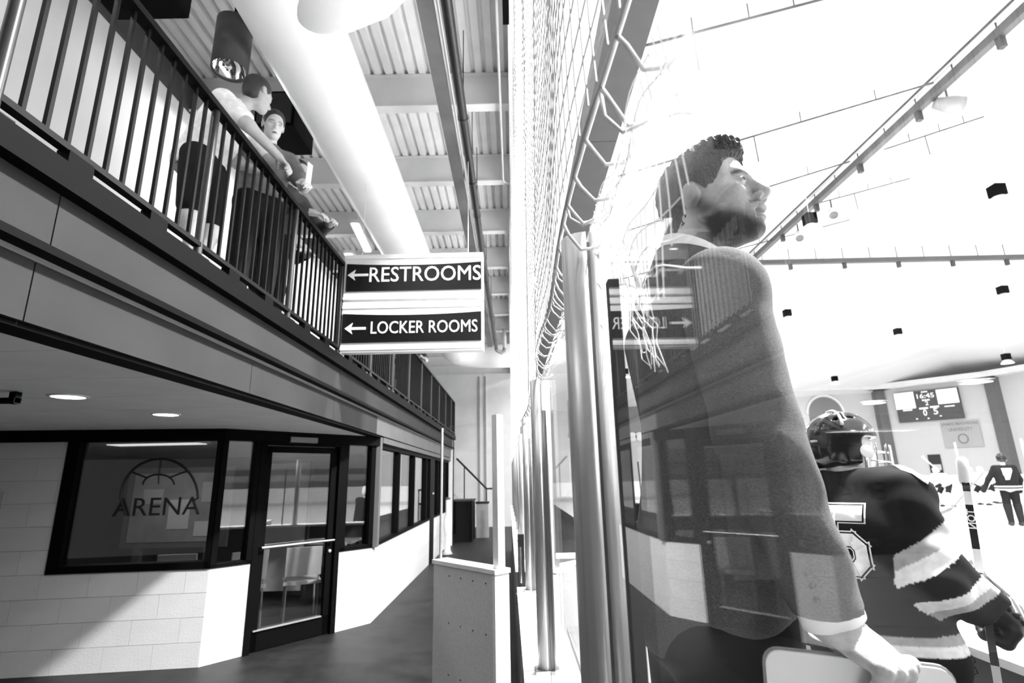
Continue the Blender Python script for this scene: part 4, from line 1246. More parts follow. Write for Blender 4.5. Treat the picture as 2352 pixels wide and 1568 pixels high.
DEF = dict(P=(0, 0, .95), C=(0, 0, 1.30), N=(0, 0, 1.47), HD=(.02, 0, 1.64), SL=(0, .185, 1.41), SR=(0, -.185, 1.41),
           EL=(0, .24, 1.13), ER=(0, -.24, 1.13), WL=(.08, .25, .88), WR=(.08, -.25, .88),
           HL=(0, .09, .93), HR=(0, -.09, .93), KL=(.02, .1, .5), KR=(.02, -.1, .5), AL=(0, .1, .09), AR=(0, -.1, .09))
def figure(name, label, M, J, shirt=.5, pants=.05, shoes=.5, hair=.02, skin=.5, sleeve='long', shorts=False, head_h=0, head_p=0, h=.009,
           hands=True, group=None, hat=None, belly=0.0, skates=False, girth=1.0, stripes=False):
    j = {k: np.array(v, float) for k, v in DEF.items()}; j.update({k: np.array(v, float) for k, v in J.items()})
    lat = np.array([0, 1.0, 0])
    t = thing(name, label, 'person', M.translation, group)
    HM = frame(j['HD'], head_h, head_p)
    hs = local(head_sdf, HM)
    def torso(e):
        c = [s_cap(j['P'] + lat * k * .06, j['C'] + lat * k * .075, (.098 + belly) * girth + e, .105 * girth + e) for k in (-1, 0, 1)]
        c.append(s_cap(j['SL'], j['SR'], .058 + e)); c.append(s_cap(j['C'], j['N'], .085 + e, .055 + e))
        return c
    def arm(s, e, full=True):
        S, E, W = j['S' + s], j['E' + s], j['W' + s]
        c = [s_cap(S, E, .054 + e, .043 + e)] if full else [s_cap(S, S + (E - S) * .7, .058 + e, .052 + e)]
        if full: c.append(s_cap(E, W, .043 + e, .029 + e))
        return c
    def leg(s, e, part=1.0):
        Hh, K, A_ = j['H' + s], j['K' + s], j['A' + s]
        c = [s_cap(Hh, K if part >= 1 else Hh + (K - Hh) * part, .088 + e, .062 + e if part >= 1 else .075 + e)]
        if part >= 1: c.append(s_cap(K, A_, .06 + e, .04 + e))
        return c
    body = u_all(torso(0) + arm('L', 0) + arm('R', 0) + leg('L', 0) + leg('R', 0) + [s_cap(j['N'], j['HD'] + np.array([-.03, 0, -.05]), .052, .05)], .03)
    hf = []
    if hands:
        for s in ('L', 'R'):
            d = j['W' + s] - j['E' + s]; d /= np.linalg.norm(d)
            up = np.array([0, .5 * (1 if s == 'L' else -1), .85])
            HMt = axes_frame(j['W' + s], d, up)
            hf.append(local(hand_sdf((22, 28, 22), side=-1 if s == 'L' else 1), HMt))
    def bf(P):
        d = smin(body(P), hs(P), .02)
        for g in hf: d = smin(d, g(P), .01)
        return d
    allp = np.array(list(j.values()))
    lo, hi = allp.min(0) - .22, allp.max(0) + .22
    V, Fc = surf(bf, lo, hi, h)
    Hv = (V - np.array(HM.translation)) @ np.array(HM)[:3, :3]
    tone = np.full(len(V), skin); hm = np.abs(Hv[:, 2]) < .14
    hm &= (np.abs(Hv[:, 0]) < .15) & (np.abs(Hv[:, 1]) < .12)
    tone[hm] = head_tone(Hv[hm], skin)
    link_mesh('body', xf(M, V), Fc, M_skin, t, True, attr=tone)
    def cloth(nm, fn, tn, **kw):
        V, Fc = surf(fn, lo, hi, h * 1.25)
        o = link_mesh(nm, xf(M, V), Fc, gm('cloth_%s' % tn, tn, .85, noise=(25, .15), bump=(12, .5), spec=.15), t, True)
        return o
    E = .018
    tor = u_all(torso(E) + arm('L', E, sleeve == 'long') + arm('R', E, sleeve == 'long'), .03)
    pz = j['P'][2]
    def sf(P):
        d = smax(tor(P), (pz - .06 - P[:, 2]), .01)
        d = smax(d, -(s_cap(j['N'] + (j['HD'] - j['N']) * .2, j['HD'], .062, .12)(P)), .01)
        if sleeve == 'long':
            for s in ('L', 'R'): d = smax(d, -(s_ell(j['W' + s], (.045, .045, .045))(P)), .006)
        return d
    cloth('shirt', sf, shirt)
    pn = u_all([s_cap(j['HL'] + np.array([0, .0, .04]), j['HR'] + np.array([0, 0, .04]), .105)] + leg('L', .016, .75 if shorts else 1) + leg('R', .016, .75 if shorts else 1), .03)
    cloth('trousers' if not shorts else 'shorts', pn, pants)
    for s in ('L', 'R'):
        a = j['A' + s]
        fn = u_all([s_ell(a + np.array([.06, 0, -.045]), (.135, .05, .045)), s_cap(a + np.array([-.01, 0, -.02]), a + np.array([-.01, 0, .02]), .052)], .03)
        V, Fc = surf(fn, a - .22, a + .25, .012)
        link_mesh('shoe', xf(M, V), Fc, gm('shoe_%s' % shoes, shoes, .6), t, True)
    if hat is None:
        V, Fc = surf(hair_sdf('short'), (-.14, -.11, -.12), (.13, .11, .16), max(.006, h * .8))
        link_mesh('hair', xf(M @ HM, V), Fc, M_hair if hair < .1 else gm('hair_%s' % hair, hair, .6), t, True)
    return t, M, HM, j

ZS = 2.80
# woman or man in white at the rail, seen from behind the balusters, leaning over
M_ = frame((-2.08, 3.23, ZS), 5)
figure('person', 'spectator in white T-shirt and dark shorts leaning on the balcony rail', M_,
       dict(P=(-.06, 0, .95), C=(.10, 0, 1.27), N=(.19, 0, 1.42), HD=(.29, .03, 1.57), SL=(.16, .17, 1.36), SR=(.17, -.18, 1.33),
            ER=(.36, -.22, 1.13), WR=(.50, -.05, 1.02), EL=(.36, .2, 1.13), WL=(.50, .08, 1.02), KL=(.05, .1, .5), AL=(-.05, .1, .09), AR=(.1, -.1, .09)),
       shirt=.82, pants=.012, shoes=.7, skin=.42, sleeve='short', shorts=True, head_h=60, head_p=-12, group='spectators on the balcony')
M_ = frame((-1.96, 3.80, ZS), -42)
tB, MB_, HB, jB = figure('person', 'dark haired spectator facing the camera with paper in hand over the rail', M_,
       dict(P=(-.06, 0, .95), C=(.02, 0, 1.29), N=(.06, 0, 1.46), HD=(.11, 0, 1.63), SL=(.04, .18, 1.41), SR=(.04, -.18, 1.41),
            ER=(.2, -.26, 1.13), WR=(.38, -.14, 1.02), EL=(.22, .24, 1.14), WL=(.44, .16, 1.03)),
       shirt=.16, pants=.012, shoes=.6, skin=.6, sleeve='short', head_h=-10, head_p=-22, group='spectators on the balcony')
wv = MB_ @ Vector(jB['WL'])
fv_ = (MB_.to_3x3() @ Vector(jB['WL'] - jB['EL'])).normalized()
p0 = MB_ @ Vector(jB['WL']) + fv_ * .09 + Vector((0, 0, .13))
tag(MB().obox(p0 + Vector((0, 0, -.06)), (.3, 1, 0), (1, -.3, .2), (0, .1, 1), .055, .006, .22).build('paper_sheet', gm('white_paper', .85, .7), None),
    'white folded paper held over the rail by the dark haired spectator', 'paper')
M_ = frame((-2.12, 4.36, ZS), -18)
figure('person', 'spectator in dark patterned jacket leaning both arms on the rail by the sign', M_,
       dict(P=(-.06, 0, .95), C=(.08, 0, 1.26), N=(.17, 0, 1.40), HD=(.24, 0, 1.545), SL=(.13, .18, 1.36), SR=(.13, -.19, 1.36),
            ER=(.36, -.27, 1.06), WR=(.56, -.16, 1.02), EL=(.36, .2, 1.06), WL=(.58, .06, 1.02)),
       shirt=.06, pants=.01, shoes=.5, skin=.5, sleeve='long', head_h=-20, head_p=-12, group='spectators on the balcony')
M_ = frame((-2.4, 4.95, ZS), -10)
figure('person', 'spectator in black standing behind the jacketed one near the sign', M_,
       dict(EL=(.12, .26, 1.12), WL=(.3, .18, 1.1), ER=(.12, -.26, 1.12), WR=(.3, -.1, 1.1)),
       shirt=.02, pants=.01, shoes=.3, skin=.45, group='spectators on the balcony', h=.012)
for (y_, x_, lab, sh_) in ((6.9, -2.05, 'dark clothed spectator on the balcony just below the sign', .015), (8.3, -2.1, 'spectator in pale top farther along the balcony', .5), (9.6, -2.0, 'distant spectator leaning on the far balcony rail', .06)):
    M_ = frame((x_, y_, ZS), -20)
    figure('person', lab, M_, dict(C=(.08, 0, 1.28), N=(.16, 0, 1.42), HD=(.22, 0, 1.57), SL=(.13, .18, 1.37), SR=(.13, -.18, 1.37), ER=(.3, -.22, 1.08), WR=(.42, -.1, 1.0), EL=(.3, .2, 1.08), WL=(.42, .08, 1.0)),
           shirt=sh_, pants=.015, shoes=.4, skin=.5, group='spectators on the balcony', h=.014, hands=True)
# ------------------------------------------------------------------ the coach behind the glass
AX = Vector((.345, 1.045, 0)); BHd = 2.0
MBd = frame(AX, BHd)
HMc = frame((.432, 1.050, 2.216), -43, 5, 0) @ Matrix.Scale(.96, 4)
tc = thing('person', 'bearded man in grey blazer standing behind the glass, holding a white board', 'person', (AX.x, AX.y, .52))
Mi = MBd.inverted()
hc = Mi @ Vector(HMc.translation)
S_R, E_R, W_R = np.array([.0, -.19, 1.945]), np.array([.005, -.25, 1.69]), np.array([.075, -.242, 1.462])
S_L, E_L, W_L = np.array([.0, .19, 1.945]), np.array([.04, .25, 1.71]), np.array([.2, .19, 1.56])
HML = MBd.inverted() @ HMc
def rot3(M): return np.array(M)[:3, :3]
# hand frame in world
WRw = MBd @ Vector(W_R)
hx = Vector((.36, -.60, -.36)); hz = Vector((.28, -.45, .85))
HND = axes_frame(WRw + Vector((.0, .0, -.014)), hx, hz)
HNDl = Mi @ HND
hnd = local(hand_sdf((72, 22, 10), spread=.4, thumb=(15, 1.7)), HNDl)
WLw = W_L
hndL = local(hand_sdf((25, 30, 25), side=-1), axes_frame(W_L, W_L - E_L, (0, .3, 1)))
hsd = local(head_sdf, HML)
legs = [s_cap((0, .09, 1.42), (.02, .1, 1.0), .088, .062), s_cap((.02, .1, 1.0), (0, .1, .62), .06, .042), s_cap((0, -.09, 1.42), (.02, -.1, 1.0), .088, .062), s_cap((.02, -.1, 1.0), (0, -.1, .62), .06, .042)]
core = [s_cap((.02, k * .05, 1.45), (.02, k * .06, 1.85), .085, .085) for k in (-1, 0, 1)] + [s_cap(S_R, S_L, .045)]
arms = [s_cap(S_R, E_R, .045, .042), s_cap(E_R, W_R, .042, .028), s_cap(S_L, E_L, .05, .042), s_cap(E_L, W_L, .042, .028)]
nb = np.array(HML @ Vector((-.035, 0, -.06)))
neck = [s_cap((.005, 0, 2.0), nb, .064, .056), s_cap((.02, -.03, 2.02), np.array(HML @ Vector((-.02, -.05, -.05))), .02, .022)]
bodyf = u_all(core + arms + legs + neck, .03)
def bf(P):
    d = smin(bodyf(P), hsd(P), .018)
    d = smin(d, hnd(P), .01); d = smin(d, hndL(P), .01)
    return d
# whole body coarse, head and right hand fine, as one mesh
def clip_out(V, F, keep):
    k = keep[F].all(1); F = F[k]
    u, inv = np.unique(F, return_inverse=True)
    return V[u], inv.reshape(F.shape)
V, Fc = surf(bf, (-.25, -.45, .54), (.42, .45, 2.45), .011)
hp = np.array(HML.translation)
inh = np.linalg.norm(V - (hp + [0, 0, -.02]), axis=1) < .175
hc2 = np.array(HNDl @ Vector((.06, 0, 0)))
inr = np.linalg.norm(V - hc2, axis=1) < .15
V1, F1 = clip_out(V, Fc, ~(inh | inr))
V2, F2 = surf(bf, hp - .2, hp + .2, .0032)
k2 = np.linalg.norm(V2 - (hp + [0, 0, -.02]), axis=1) < .178
V2, F2 = clip_out(V2, F2, k2)
V3, F3 = surf(bf, hc2 - .17, hc2 + .17, .0027)
k3 = np.linalg.norm(V3 - hc2, axis=1) < .153
V3, F3 = clip_out(V3, F3, k3)
VV = np.concatenate([V1, V2, V3]); FF = np.concatenate([F1, F2 + len(V1), F3 + len(V1) + len(V2)])
tone = np.full(len(VV), .38)
Hl = (V2 - hp) @ rot3(HML) / .96 ** 2
tone[len(V1):len(V1) + len(V2)] = head_tone(Hl, .42, beard=.022)
link_mesh('body', xf(MBd, VV), FF, gm('face_skin', .56, .5, attr='tone', noise=(90, .10), bump=(200, .12)), tc, True, attr=tone)
# eyes
for s in (-1, 1):
    c = HMc @ Vector((.081, s * .032, .0005))
    ey = MB().lathe([(.0001, -.0125), (.006, -.011), (.0105, -.0065), (.0125, 0), (.0105, .0065), (.006, .011), (.0001, .0125)], c, HMc.to_3x3() @ Vector((1, s * .1, .1)), 16).build('eye', gm('eye_white', .75, .2), tc, True)
    a = HMc.to_3x3() @ Vector((1, -.25, .12)).normalized()
    MB().lathe([(.0001, .0129), (.0055, .0117)], c, a, 14).build('iris', gm('eye_iris', .02, .1), ey, True)
# hair
V, Fc = surf(hair_sdf('quiff'), (-.16, -.12, -.16), (.13, .12, .17), .0035)
link_mesh('hair', xf(HMc, V), Fc, gm('brown_hair', .028, .4, noise=(40, .6), bump=(120, .9), stretch=(1, 6, 1)), tc, True)

# blazer
E_ = .02
jk = [s_ell((.034, 0, 1.85), (.128, .185, .20)), s_cap((-.01, -.15, 1.95), (-.01, .15, 1.95), .066), s_cap((-.01, -.06, 2.0), (-.01, .06, 2.0), .058),
      s_ell((.034, 0, 1.64), (.128, .172, .24)), s_ell((.026, 0, 1.47), (.148, .182, .19)), s_ell((-.015, -.02, 1.44), (.13, .15, .12))]
slv = [s_cap(S_R, E_R, .071, .060), s_cap(E_R, W_R + (E_R - W_R) * .06, .060, .047), s_ell((-.0, -.195, 1.945), (.075, .068, .072)),
       s_cap(S_L, E_L, .071, .060), s_cap(E_L, W_L + (E_L - W_L) * .08, .060, .045)]
jkf = u_all(jk, .05); slf = u_all(slv, .02)
def jacket(P):
    x, y, z = P[:, 0], P[:, 1], P[:, 2]
    d = jkf(P)
    # drape folds
    d = d + .004 * np.sin(y * 38 + z * 9) * np.clip((1.75 - z) / .3, 0, 1) + .003 * np.sin(x * 45 - z * 14)
    hem = 1.405 + .05 * np.clip(x / .1, -1, 1)
    d = smax(d, hem - z, .006)
    vent = s_box((-.115, -.01, 1.42), (.05, .004, .11))(P)
    d = smax(d, -vent, .004)
    s = slf(P) + .0025 * np.sin(z * 70 + x * 40) * np.clip((1.8 - z) / .1, 0, 1)
    d = smin(d, s, .016)
    # neck opening
    d = smax(d, -s_cap((.03, 0, 2.0), nb + [0, 0, .05], .066, .075)(P), .008)
    d = smax(d, -s_ell(W_R + (W_R - E_R) * .10, (.06, .06, .035))(P), .005)
    return d
V, Fc = surf(jacket, (-.26, -.38, 1.3), (.36, .38, 2.16), .006)
M_jk = gm('grey_wool', .11, .95, noise=(260, .3), bump=(400, .25), stretch=(1, 1, 2.5), spec=.15)
jo = link_mesh('blazer', xf(MBd, V), Fc, M_jk, tc, True)
# collar and lapel
rng2 = [math.radians(a) for a in range(60, 301, 12)]
cen = Vector((.012, 0, 0))
def ring(rx, ry, z, lift):
    return [MBd @ Vector((.045 + rx * math.cos(a), ry * math.sin(a), z + lift * math.cos(a))) for a in rng2]
def band(name, r0, r1, mat, parent):
    n = len(r0); v = list(r0) + list(r1)
    f = [(i, i + 1, n + i + 1, n + i) for i in range(n - 1)]
    o = link_mesh(name, v, f, mat, parent, True)
    md = o.modifiers.new('thickness', 'SOLIDIFY'); md.thickness = .006
    return o
band('shirt_collar', ring(.076, .074, 2.04, -.025), ring(.070, .068, 2.095, -.04), gm('white_shirt', .8, .7), tc)
band('jacket_collar', ring(.112, .116, 2.005, -.03), ring(.083, .082, 2.072, -.035), M_jk, tc)
# shirt cuff
ax = Vector(W_R - E_R).normalized()
c0 = MBd @ Vector(W_R + np.array(ax) * -.028)
axw = MBd.to_3x3() @ ax
MB().lathe([(.038, -.01), (.0425, 0), (.0415, .038), (.037, .040), (.034, .02)], c0, axw, 28).build('shirt_cuff', gm('white_shirt', .8, .7), tc, True)
# sleeve buttons
for k in range(3):
    b = MBd @ Vector(W_R + (E_R - W_R) * (.12 + .07 * k) + np.array([-.03, -.040 - .002 * k, 0]))
    MB().lathe([(.0001, .003), (.0045, .002), (.0045, -.003)], b, MBd.to_3x3() @ Vector((-.4, -1, 0)), 12).build('sleeve_button', gm('button', .05, .5, spec=.2), tc, True)
# trousers
tf = u_all([s_ell((.0, 0, 1.42), (.135, .165, .12)), s_cap((0, .085, 1.40), (.02, .1, 1.0), .105, .082), s_cap((.02, .1, 1.0), (0, .1, .60), .082, .065), s_cap((0, -.085, 1.40), (.02, -.1, 1.0), .105, .082), s_cap((.02, -.1, 1.0), (0, -.1, .60), .082, .065)], .03)
V, Fc = surf(lambda P: tf(P) + .003 * np.sin(P[:, 2] * 22 + P[:, 1] * 30), (-.22, -.26, .52), (.24, .26, 1.56), .011)
link_mesh('trousers', xf(MBd, V), Fc, gm('dark_trousers', .008, .9, noise=(20, .3), spec=.1), tc, True)
for s in (-1, 1):
    fn = u_all([s_ell((.06, s * .1, .56), (.14, .05, .042)), s_cap((-.01, s * .1, .57), (-.01, s * .1, .62), .05)], .03)
    V, Fc = surf(fn, (-.15, s * .1 - .1, .5), (.25, s * .1 + .1, .72), .012)
    link_mesh('shoe', xf(MBd, V), Fc, gm('black_shoe', .01, .3), tc, True)
# board in his hand
t = thing('coaching_board', 'white rounded coaching board held in the hand of the bearded man', 'board', (.45, .83, 1.1))
P0 = at(1757, 1491, Y=.79); P1 = at(2190, 1524, Y=.735)
bx = (P1 - P0); bx.z = 0; BL = bx.length; bx.normalize(); bz = Vector((0, 0, 1)); by = bz.cross(bx)
def rr(w_, h_, r, n=5):
    o = []
    for (cx, cz, a0) in ((w_ - r, -r, 0), (r, -r, 90), (r, -h_ + r, 180), (w_ - r, -h_ + r, 270)):
        seq = [(cx, cz, a0 + 90 * k / n) for k in range(n + 1)]
        o += [(c + r * math.cos(math.radians(a)), z + r * math.sin(math.radians(a))) for c, z, a in seq]
    return o
bxr = (bx * 1 + Vector((0, 0, -.055))).normalized(); bzr = bxr.cross(-by) * 1.0
if bzr.z < 0: bzr = -bzr
pl_ = [P0 + bxr * a + bzr * b for a, b in rr(BL, .36, .018)]
MB().prism(pl_, by * .006).build('board_sheet', gm('board_face', .78, .35), t)
pl_ = [P0 + by * .006 + bxr * (a - .003) + bzr * (b + .003) for a, b in rr(BL + .006, .366, .02)]
MB().prism(pl_, by * .004).build('board_rim', gm('board_rim', .25, .5), t)

# ------------------------------------------------------------------ hockey players
def poly_num(kind):
    if kind == '5':
        return [(0, 1), (.95, 1), (.95, .78), (.27, .78), (.27, .60), (.70, .60), (1, .44), (1, .16), (.72, 0), (.02, 0), (0, .3), (.27, .3), (.30, .19), (.62, .19), (.70, .25), (.70, .36), (.62, .42), (0, .42)]
    return [(0, 1), (1, 1), (1, .8), (.55, 0), (.2, 0), (.62, .76), (.24, .76), (.24, .66), (0, .66)]


from mathutils.bvhtree import BVHTree
def wrap_poly(polys, org, ux, uz, dirv, bvh, off, name, mat, parent, depth=.003):
    """lay flat cloth shapes onto a surface: fine grid of the polygon, each point dropped onto the surface along dirv"""
    PTS = []; FCS = []
    for poly in polys:
        bm = bmesh.new()
        vs = [bm.verts.new((p[0], 0, p[1])) for p in poly]
        bm.faces.new(vs)
        bmesh.ops.triangulate(bm, faces=bm.faces)
        xs = [p[0] for p in poly]; zs_ = [p[1] for p in poly]
        for ax_, a, b in ((0, min(xs), max(xs)), (2, min(zs_), max(zs_))):
            m = max(2, int((b - a) / .02)); st = (b - a) / m
            for k in range(1, m):
                no = [0, 0, 0]; no[ax_] = 1; co = [0, 0, 0]; co[ax_] = a + st * k
                bmesh.ops.bisect_plane(bm, geom=bm.verts[:] + bm.edges[:] + bm.faces[:], plane_co=co, plane_no=no)
        n0 = len(PTS)
        for v in bm.verts:
            w_ = org + ux * v.co.x + uz * v.co.z
            loc, nrm, i, d = bvh.ray_cast(w_ - dirv * .6, dirv)
            PTS.append((loc if loc else w_) - dirv * off)
        bm.verts.index_update()
        FCS += [[v.index + n0 for v in fc.verts] for fc in bm.faces]
        bm.free()
    o = link_mesh(name, PTS, FCS, mat, parent, True)
    md = o.modifiers.new('thickness', 'SOLIDIFY'); md.thickness = depth
    return o

def inset(poly, d):
    """shrink an outline by d (positive = inward) by moving edges"""
    n = len(poly); P = [Vector((a, b)) for a, b in poly]
    area = sum(P[i].x * P[(i + 1) % n].y - P[(i + 1) % n].x * P[i].y for i in range(n))
    sg_ = 1 if area > 0 else -1
    out = []
    for i in range(n):
        a, b, c = P[i - 1], P[i], P[(i + 1) % n]
        e1 = (b - a).normalized(); e2 = (c - b).normalized()
        n1 = Vector((-e1.y, e1.x)) * sg_; n2 = Vector((-e2.y, e2.x)) * sg_
        m = (n1 + n2); m = m / max(.35, m.dot(n1)) if m.length > 1e-6 else n1
        out.append(tuple(b + m * d))
    return out

# player five stands at the boards, back to the camera
P5 = Vector((1.265, 2.07, 0)); PH = 38.0
M5 = frame(P5, PH)
t5 = thing('person', 'hockey player in black jersey number 5 and helmet, back to the camera', 'person', P5)
Hd5 = np.array([.04, 0.035, 1.735])
_m5i = M5.inverted()
def loc5(v): return np.array(_m5i @ v)
J5 = dict(SL=np.array([-.01, .22, 1.52]), SR=loc5(at(2066, 1140, Y=1.97)), EL=np.array([.15, .34, 1.25]), WL=np.array([.40, .22, 1.12]),
          ER=loc5(at(2140, 1318, Y=1.90)), WR=loc5(at(2262, 1392, Y=1.98)))
hs5 = local(head_sdf, frame(Hd5, -38, -4))
b5 = u_all([s_cap((0, k * .07, .95), (0, k * .09, 1.38), .11, .12) for k in (-1, 0, 1)] + [s_cap(J5['SL'], J5['SR'], .07), s_cap(J5['SL'], J5['EL'], .06, .05), s_cap(J5['EL'], J5['WL'], .05, .035), s_cap(J5['SR'], J5['ER'], .06, .05), s_cap(J5['ER'], J5['WR'], .05, .035),
              s_cap((.0, 0, 1.5), Hd5 + [-.035, 0, -.06], .066, .058), s_cap((0, .11, .9), (.06, .13, .5), .1, .07), s_cap((.06, .13, .5), (0, .13, .1), .068, .045), s_cap((0, -.11, .9), (.06, -.13, .5), .1, .07), s_cap((.06, -.13, .5), (0, -.13, .1), .068, .045),
              local(hand_sdf((45, 50, 30), side=-1), axes_frame(J5['WL'], J5['WL'] - J5['EL'], (0, .4, 1))), local(hand_sdf((45, 50, 30)), axes_frame(J5['WR'], J5['WR'] - J5['ER'], (0, -.4, 1)))], .025)
V, Fc = surf(lambda P: smin(b5(P), hs5(P), .02), (-.25, -.6, .02), (.62, .5, 1.95), .011)
tone = np.full(len(V), .5)
link_mesh('body', xf(M5, V), Fc, M_skin, t5, True, attr=tone)
# jersey
jt = [s_ell((-.015, 0.01, 1.40), (.175, .235, .22)), s_cap((-.02, -.15, 1.535), (-.02, .18, 1.535), .08), s_cap((-.03, -.07, 1.60), (-.03, .07, 1.60), .06), s_ell((0, 0.01, 1.22), (.17, .225, .25)), s_ell((0, 0, 1.06), (.18, .24, .2))]
js = [s_cap(J5['SR'], J5['ER'], .095, .098), s_cap(J5['ER'], J5['WR'] + (J5['ER'] - J5['WR']) * .1, .098, .08), s_ell(J5['SR'], (.1, .1, .1)), s_cap(J5['SL'], J5['EL'], .108, .1), s_cap(J5['EL'], J5['WL'] + (J5['EL'] - J5['WL']) * .15, .1, .08), s_ell(J5['SL'], (.12, .12, .12))]
jtf = u_all(jt, .05); jsf = u_all(js, .03)
def jersey(P):
    x, y, z = P[:, 0], P[:, 1], P[:, 2]
    d = smin(jtf(P) + .006 * np.sin(y * 30 + z * 6) * np.clip((1.45 - z) / .3, 0, 1), jsf(P) + .005 * np.sin(z * 45 + x * 40 + y * 20), .03)
    d = smax(d, .985 + .05 * (y < 0) * 0 - z, .006)
    d = smax(d, -s_cap((.01, 0, 1.58), Hd5 + [-.02, 0, -.05], .07, .08)(P), .01)
    d = smax(d, -s_ell(J5['WR'] + (J5['WR'] - J5['ER']) * .15, (.1, .1, .07))(P), .005)
    return d
Vj, Fj = surf(jersey, (-.32, -.62, .92), (.55, .55, 1.74), .006)
cen_ = Vj
# woven stripes: faces assigned to pale and grey cloth
mi = np.zeros(len(Vj), int)
def along(p, a, b):
    d = b - a
    return (p - a) @ d / (d @ d)
uR = along(cen_, J5['SR'], J5['ER']); vR = along(cen_, J5['ER'], J5['WR'])
dR = s_cap(J5['SR'], J5['ER'], 0)(cen_); dF = s_cap(J5['ER'], J5['WR'], 0)(cen_)
armR = (dR < .14) & (cen_[:, 1] < J5['SR'][1] + .06)
a1 = np.array(_m5i.to_3x3() @ Vector((.50, -.05, -.86))); q1 = (cen_ - loc5(at(2122, 1262, Y=1.88))) @ a1
mi[armR & (q1 > -.042) & (q1 < 0)] = 2; mi[armR & (q1 >= 0) & (q1 < .046)] = 1
a2 = np.array(_m5i.to_3x3() @ Vector((.34, .0, -.94))); q2 = (cen_ - loc5(at(2182, 1374, Y=1.90))) @ a2
mi[(dF < .13) & (cen_[:, 1] < -.15) & (vR > -.3) & (q2 > -.038) & (q2 < .004)] = 1; mi[(dF < .13) & (cen_[:, 1] < -.15) & (vR > -.3) & (q2 >= .004) & (q2 < .036)] = 2
zz_ = cen_[:, 2] + .02 * cen_[:, 1]
body_ = (cen_[:, 1] > -.28) | (cen_[:, 2] < 1.12)
mi[body_ & (zz_ > 1.108) & (zz_ < 1.135)] = 2; mi[body_ & (zz_ > 1.078) & (zz_ < 1.108)] = 1
M_jb = gm('black_jersey', .009, .9, noise=(30, .25), spec=.1); M_jw = gm('white_stripe', .75, .85, noise=(40, .06)); M_jg = gm('grey_stripe', .33, .85, noise=(40, .08))
Vw = xf(M5, Vj)
link_mesh('jersey', Vw, Fj, gm('jersey_knit', .1, .9, noise=(30, .15), spec=.1, attr='tone'), t5, True, attr=np.array([.009, .75, .33])[mi])
bvh = BVHTree.FromPolygons([tuple(p) for p in Vw], [tuple(int(i) for i in q) for q in Fj])
# number on the back
fwd = M5.to_3x3() @ Vector((1, 0, 0)); rgt = M5.to_3x3() @ Vector((0, -1, 0))
NWd, NHt = .118, .225
n5 = [[(0, .78), (.95, .78), (.95, 1), (0, 1)], [(0, .42), (.27, .42), (.27, 1), (0, 1)], [(0, .42), (.66, .42), (.70, .60), (0, .60)], [(.62, .42), (.70, .36), (1, .44), (.70, .60)],
      [(.70, .36), (.70, .25), (1, .16), (1, .44)], [(.70, .25), (.62, .19), (.72, 0), (1, .16)], [(.02, 0), (.72, 0), (.62, .19), (.28, .19)], [(.02, 0), (.30, .19), (.27, .3), (0, .3)]]
org = P5 - fwd * .3 + rgt * -.045 + Vector((0, 0, 1.31))
for nm, ex, of, mt in (('number_border', .0085, .004, M_jw), ('number_edge', .0045, .0065, M_jb), ('number', .0, .009, M_jw)):
    wrap_poly([inset([(a * NWd, b * NHt) for a, b in q], -ex) if ex else [(a * NWd, b * NHt) for a, b in q] for q in n5], org, rgt, Vector((0, 0, 1)), fwd, bvh, of, nm, mt, t5, .002)
wrap_poly([[(0, 0), (.03, 0), (.03, .012), (0, .012)]], P5 - fwd * .3 + rgt * -.105 + Vector((0, 0, 1.615)), rgt, Vector((0, 0, 1)), fwd, bvh, .004, 'neck_tag', M_jw, t5, .002)
# shoulder crest
sh = [(.03 * math.cos(a) * (1 + .12 * math.sin(5 * a)), .05 * math.sin(a) * (1 + .1 * math.cos(4 * a))) for a in [2 * math.pi * k / 16 for k in range(16)]]
dr = (M5.to_3x3() @ Vector((.35, .8, -.45))).normalized()
uxx = (M5.to_3x3() @ Vector((.9, -.2, 0))).normalized(); uzz = dr.cross(uxx).normalized()
if uzz.z < 0: uzz = -uzz
o5 = M5 @ Vector(J5['SR'] + np.array([0, -.02, .06]))
wrap_poly([sh], o5, uxx, uzz, dr, bvh, .004, 'shoulder_crest', gm('crest_pale', .62, .8, noise=(60, .5)), t5, .002)
# hockey pants and socks, skates
pf = u_all([s_ell((0, 0, .94), (.17, .22, .16)), s_cap((0, .11, .9), (.05, .13, .56), .14, .125), s_cap((0, -.11, .9), (.05, -.13, .56), .14, .125)], .03)
V, Fc = surf(pf, (-.3, -.4, .35), (.35, .4, 1.15), .012)
cz = V[Fc].mean(1)[:, 2]; mi = np.zeros(len(Fc), int); mi[(cz > .80) & (cz < .84)] = 1; mi[(cz > .76) & (cz < .80)] = 2
link_mesh('hockey_pants', xf(M5, V), Fc, None, t5, True, mats=[M_jb, M_jw, M_jg], fm=mi)
for s in (-1, 1):
    fn = u_all([s_cap((.06, s * .13, .5), (0, s * .13, .14), .075, .06)], .02)
    V, Fc = surf(fn, (-.12, s * .13 - .12, .05), (.2, s * .13 + .12, .62), .012)
    link_mesh('sock', xf(M5, V), Fc, M_jb, t5, True)
    fn = u_all([s_ell((.06, s * .13, .09), (.15, .05, .05)), s_cap((-.02, s * .13, .09), (-.02, s * .13, .18), .055)], .03)
    V, Fc = surf(fn, (-.15, s * .13 - .1, .02), (.26, s * .13 + .1, .28), .012)
    link_mesh('skate', xf(M5, V), Fc, gm('skate_black', .015, .35), t5, True)

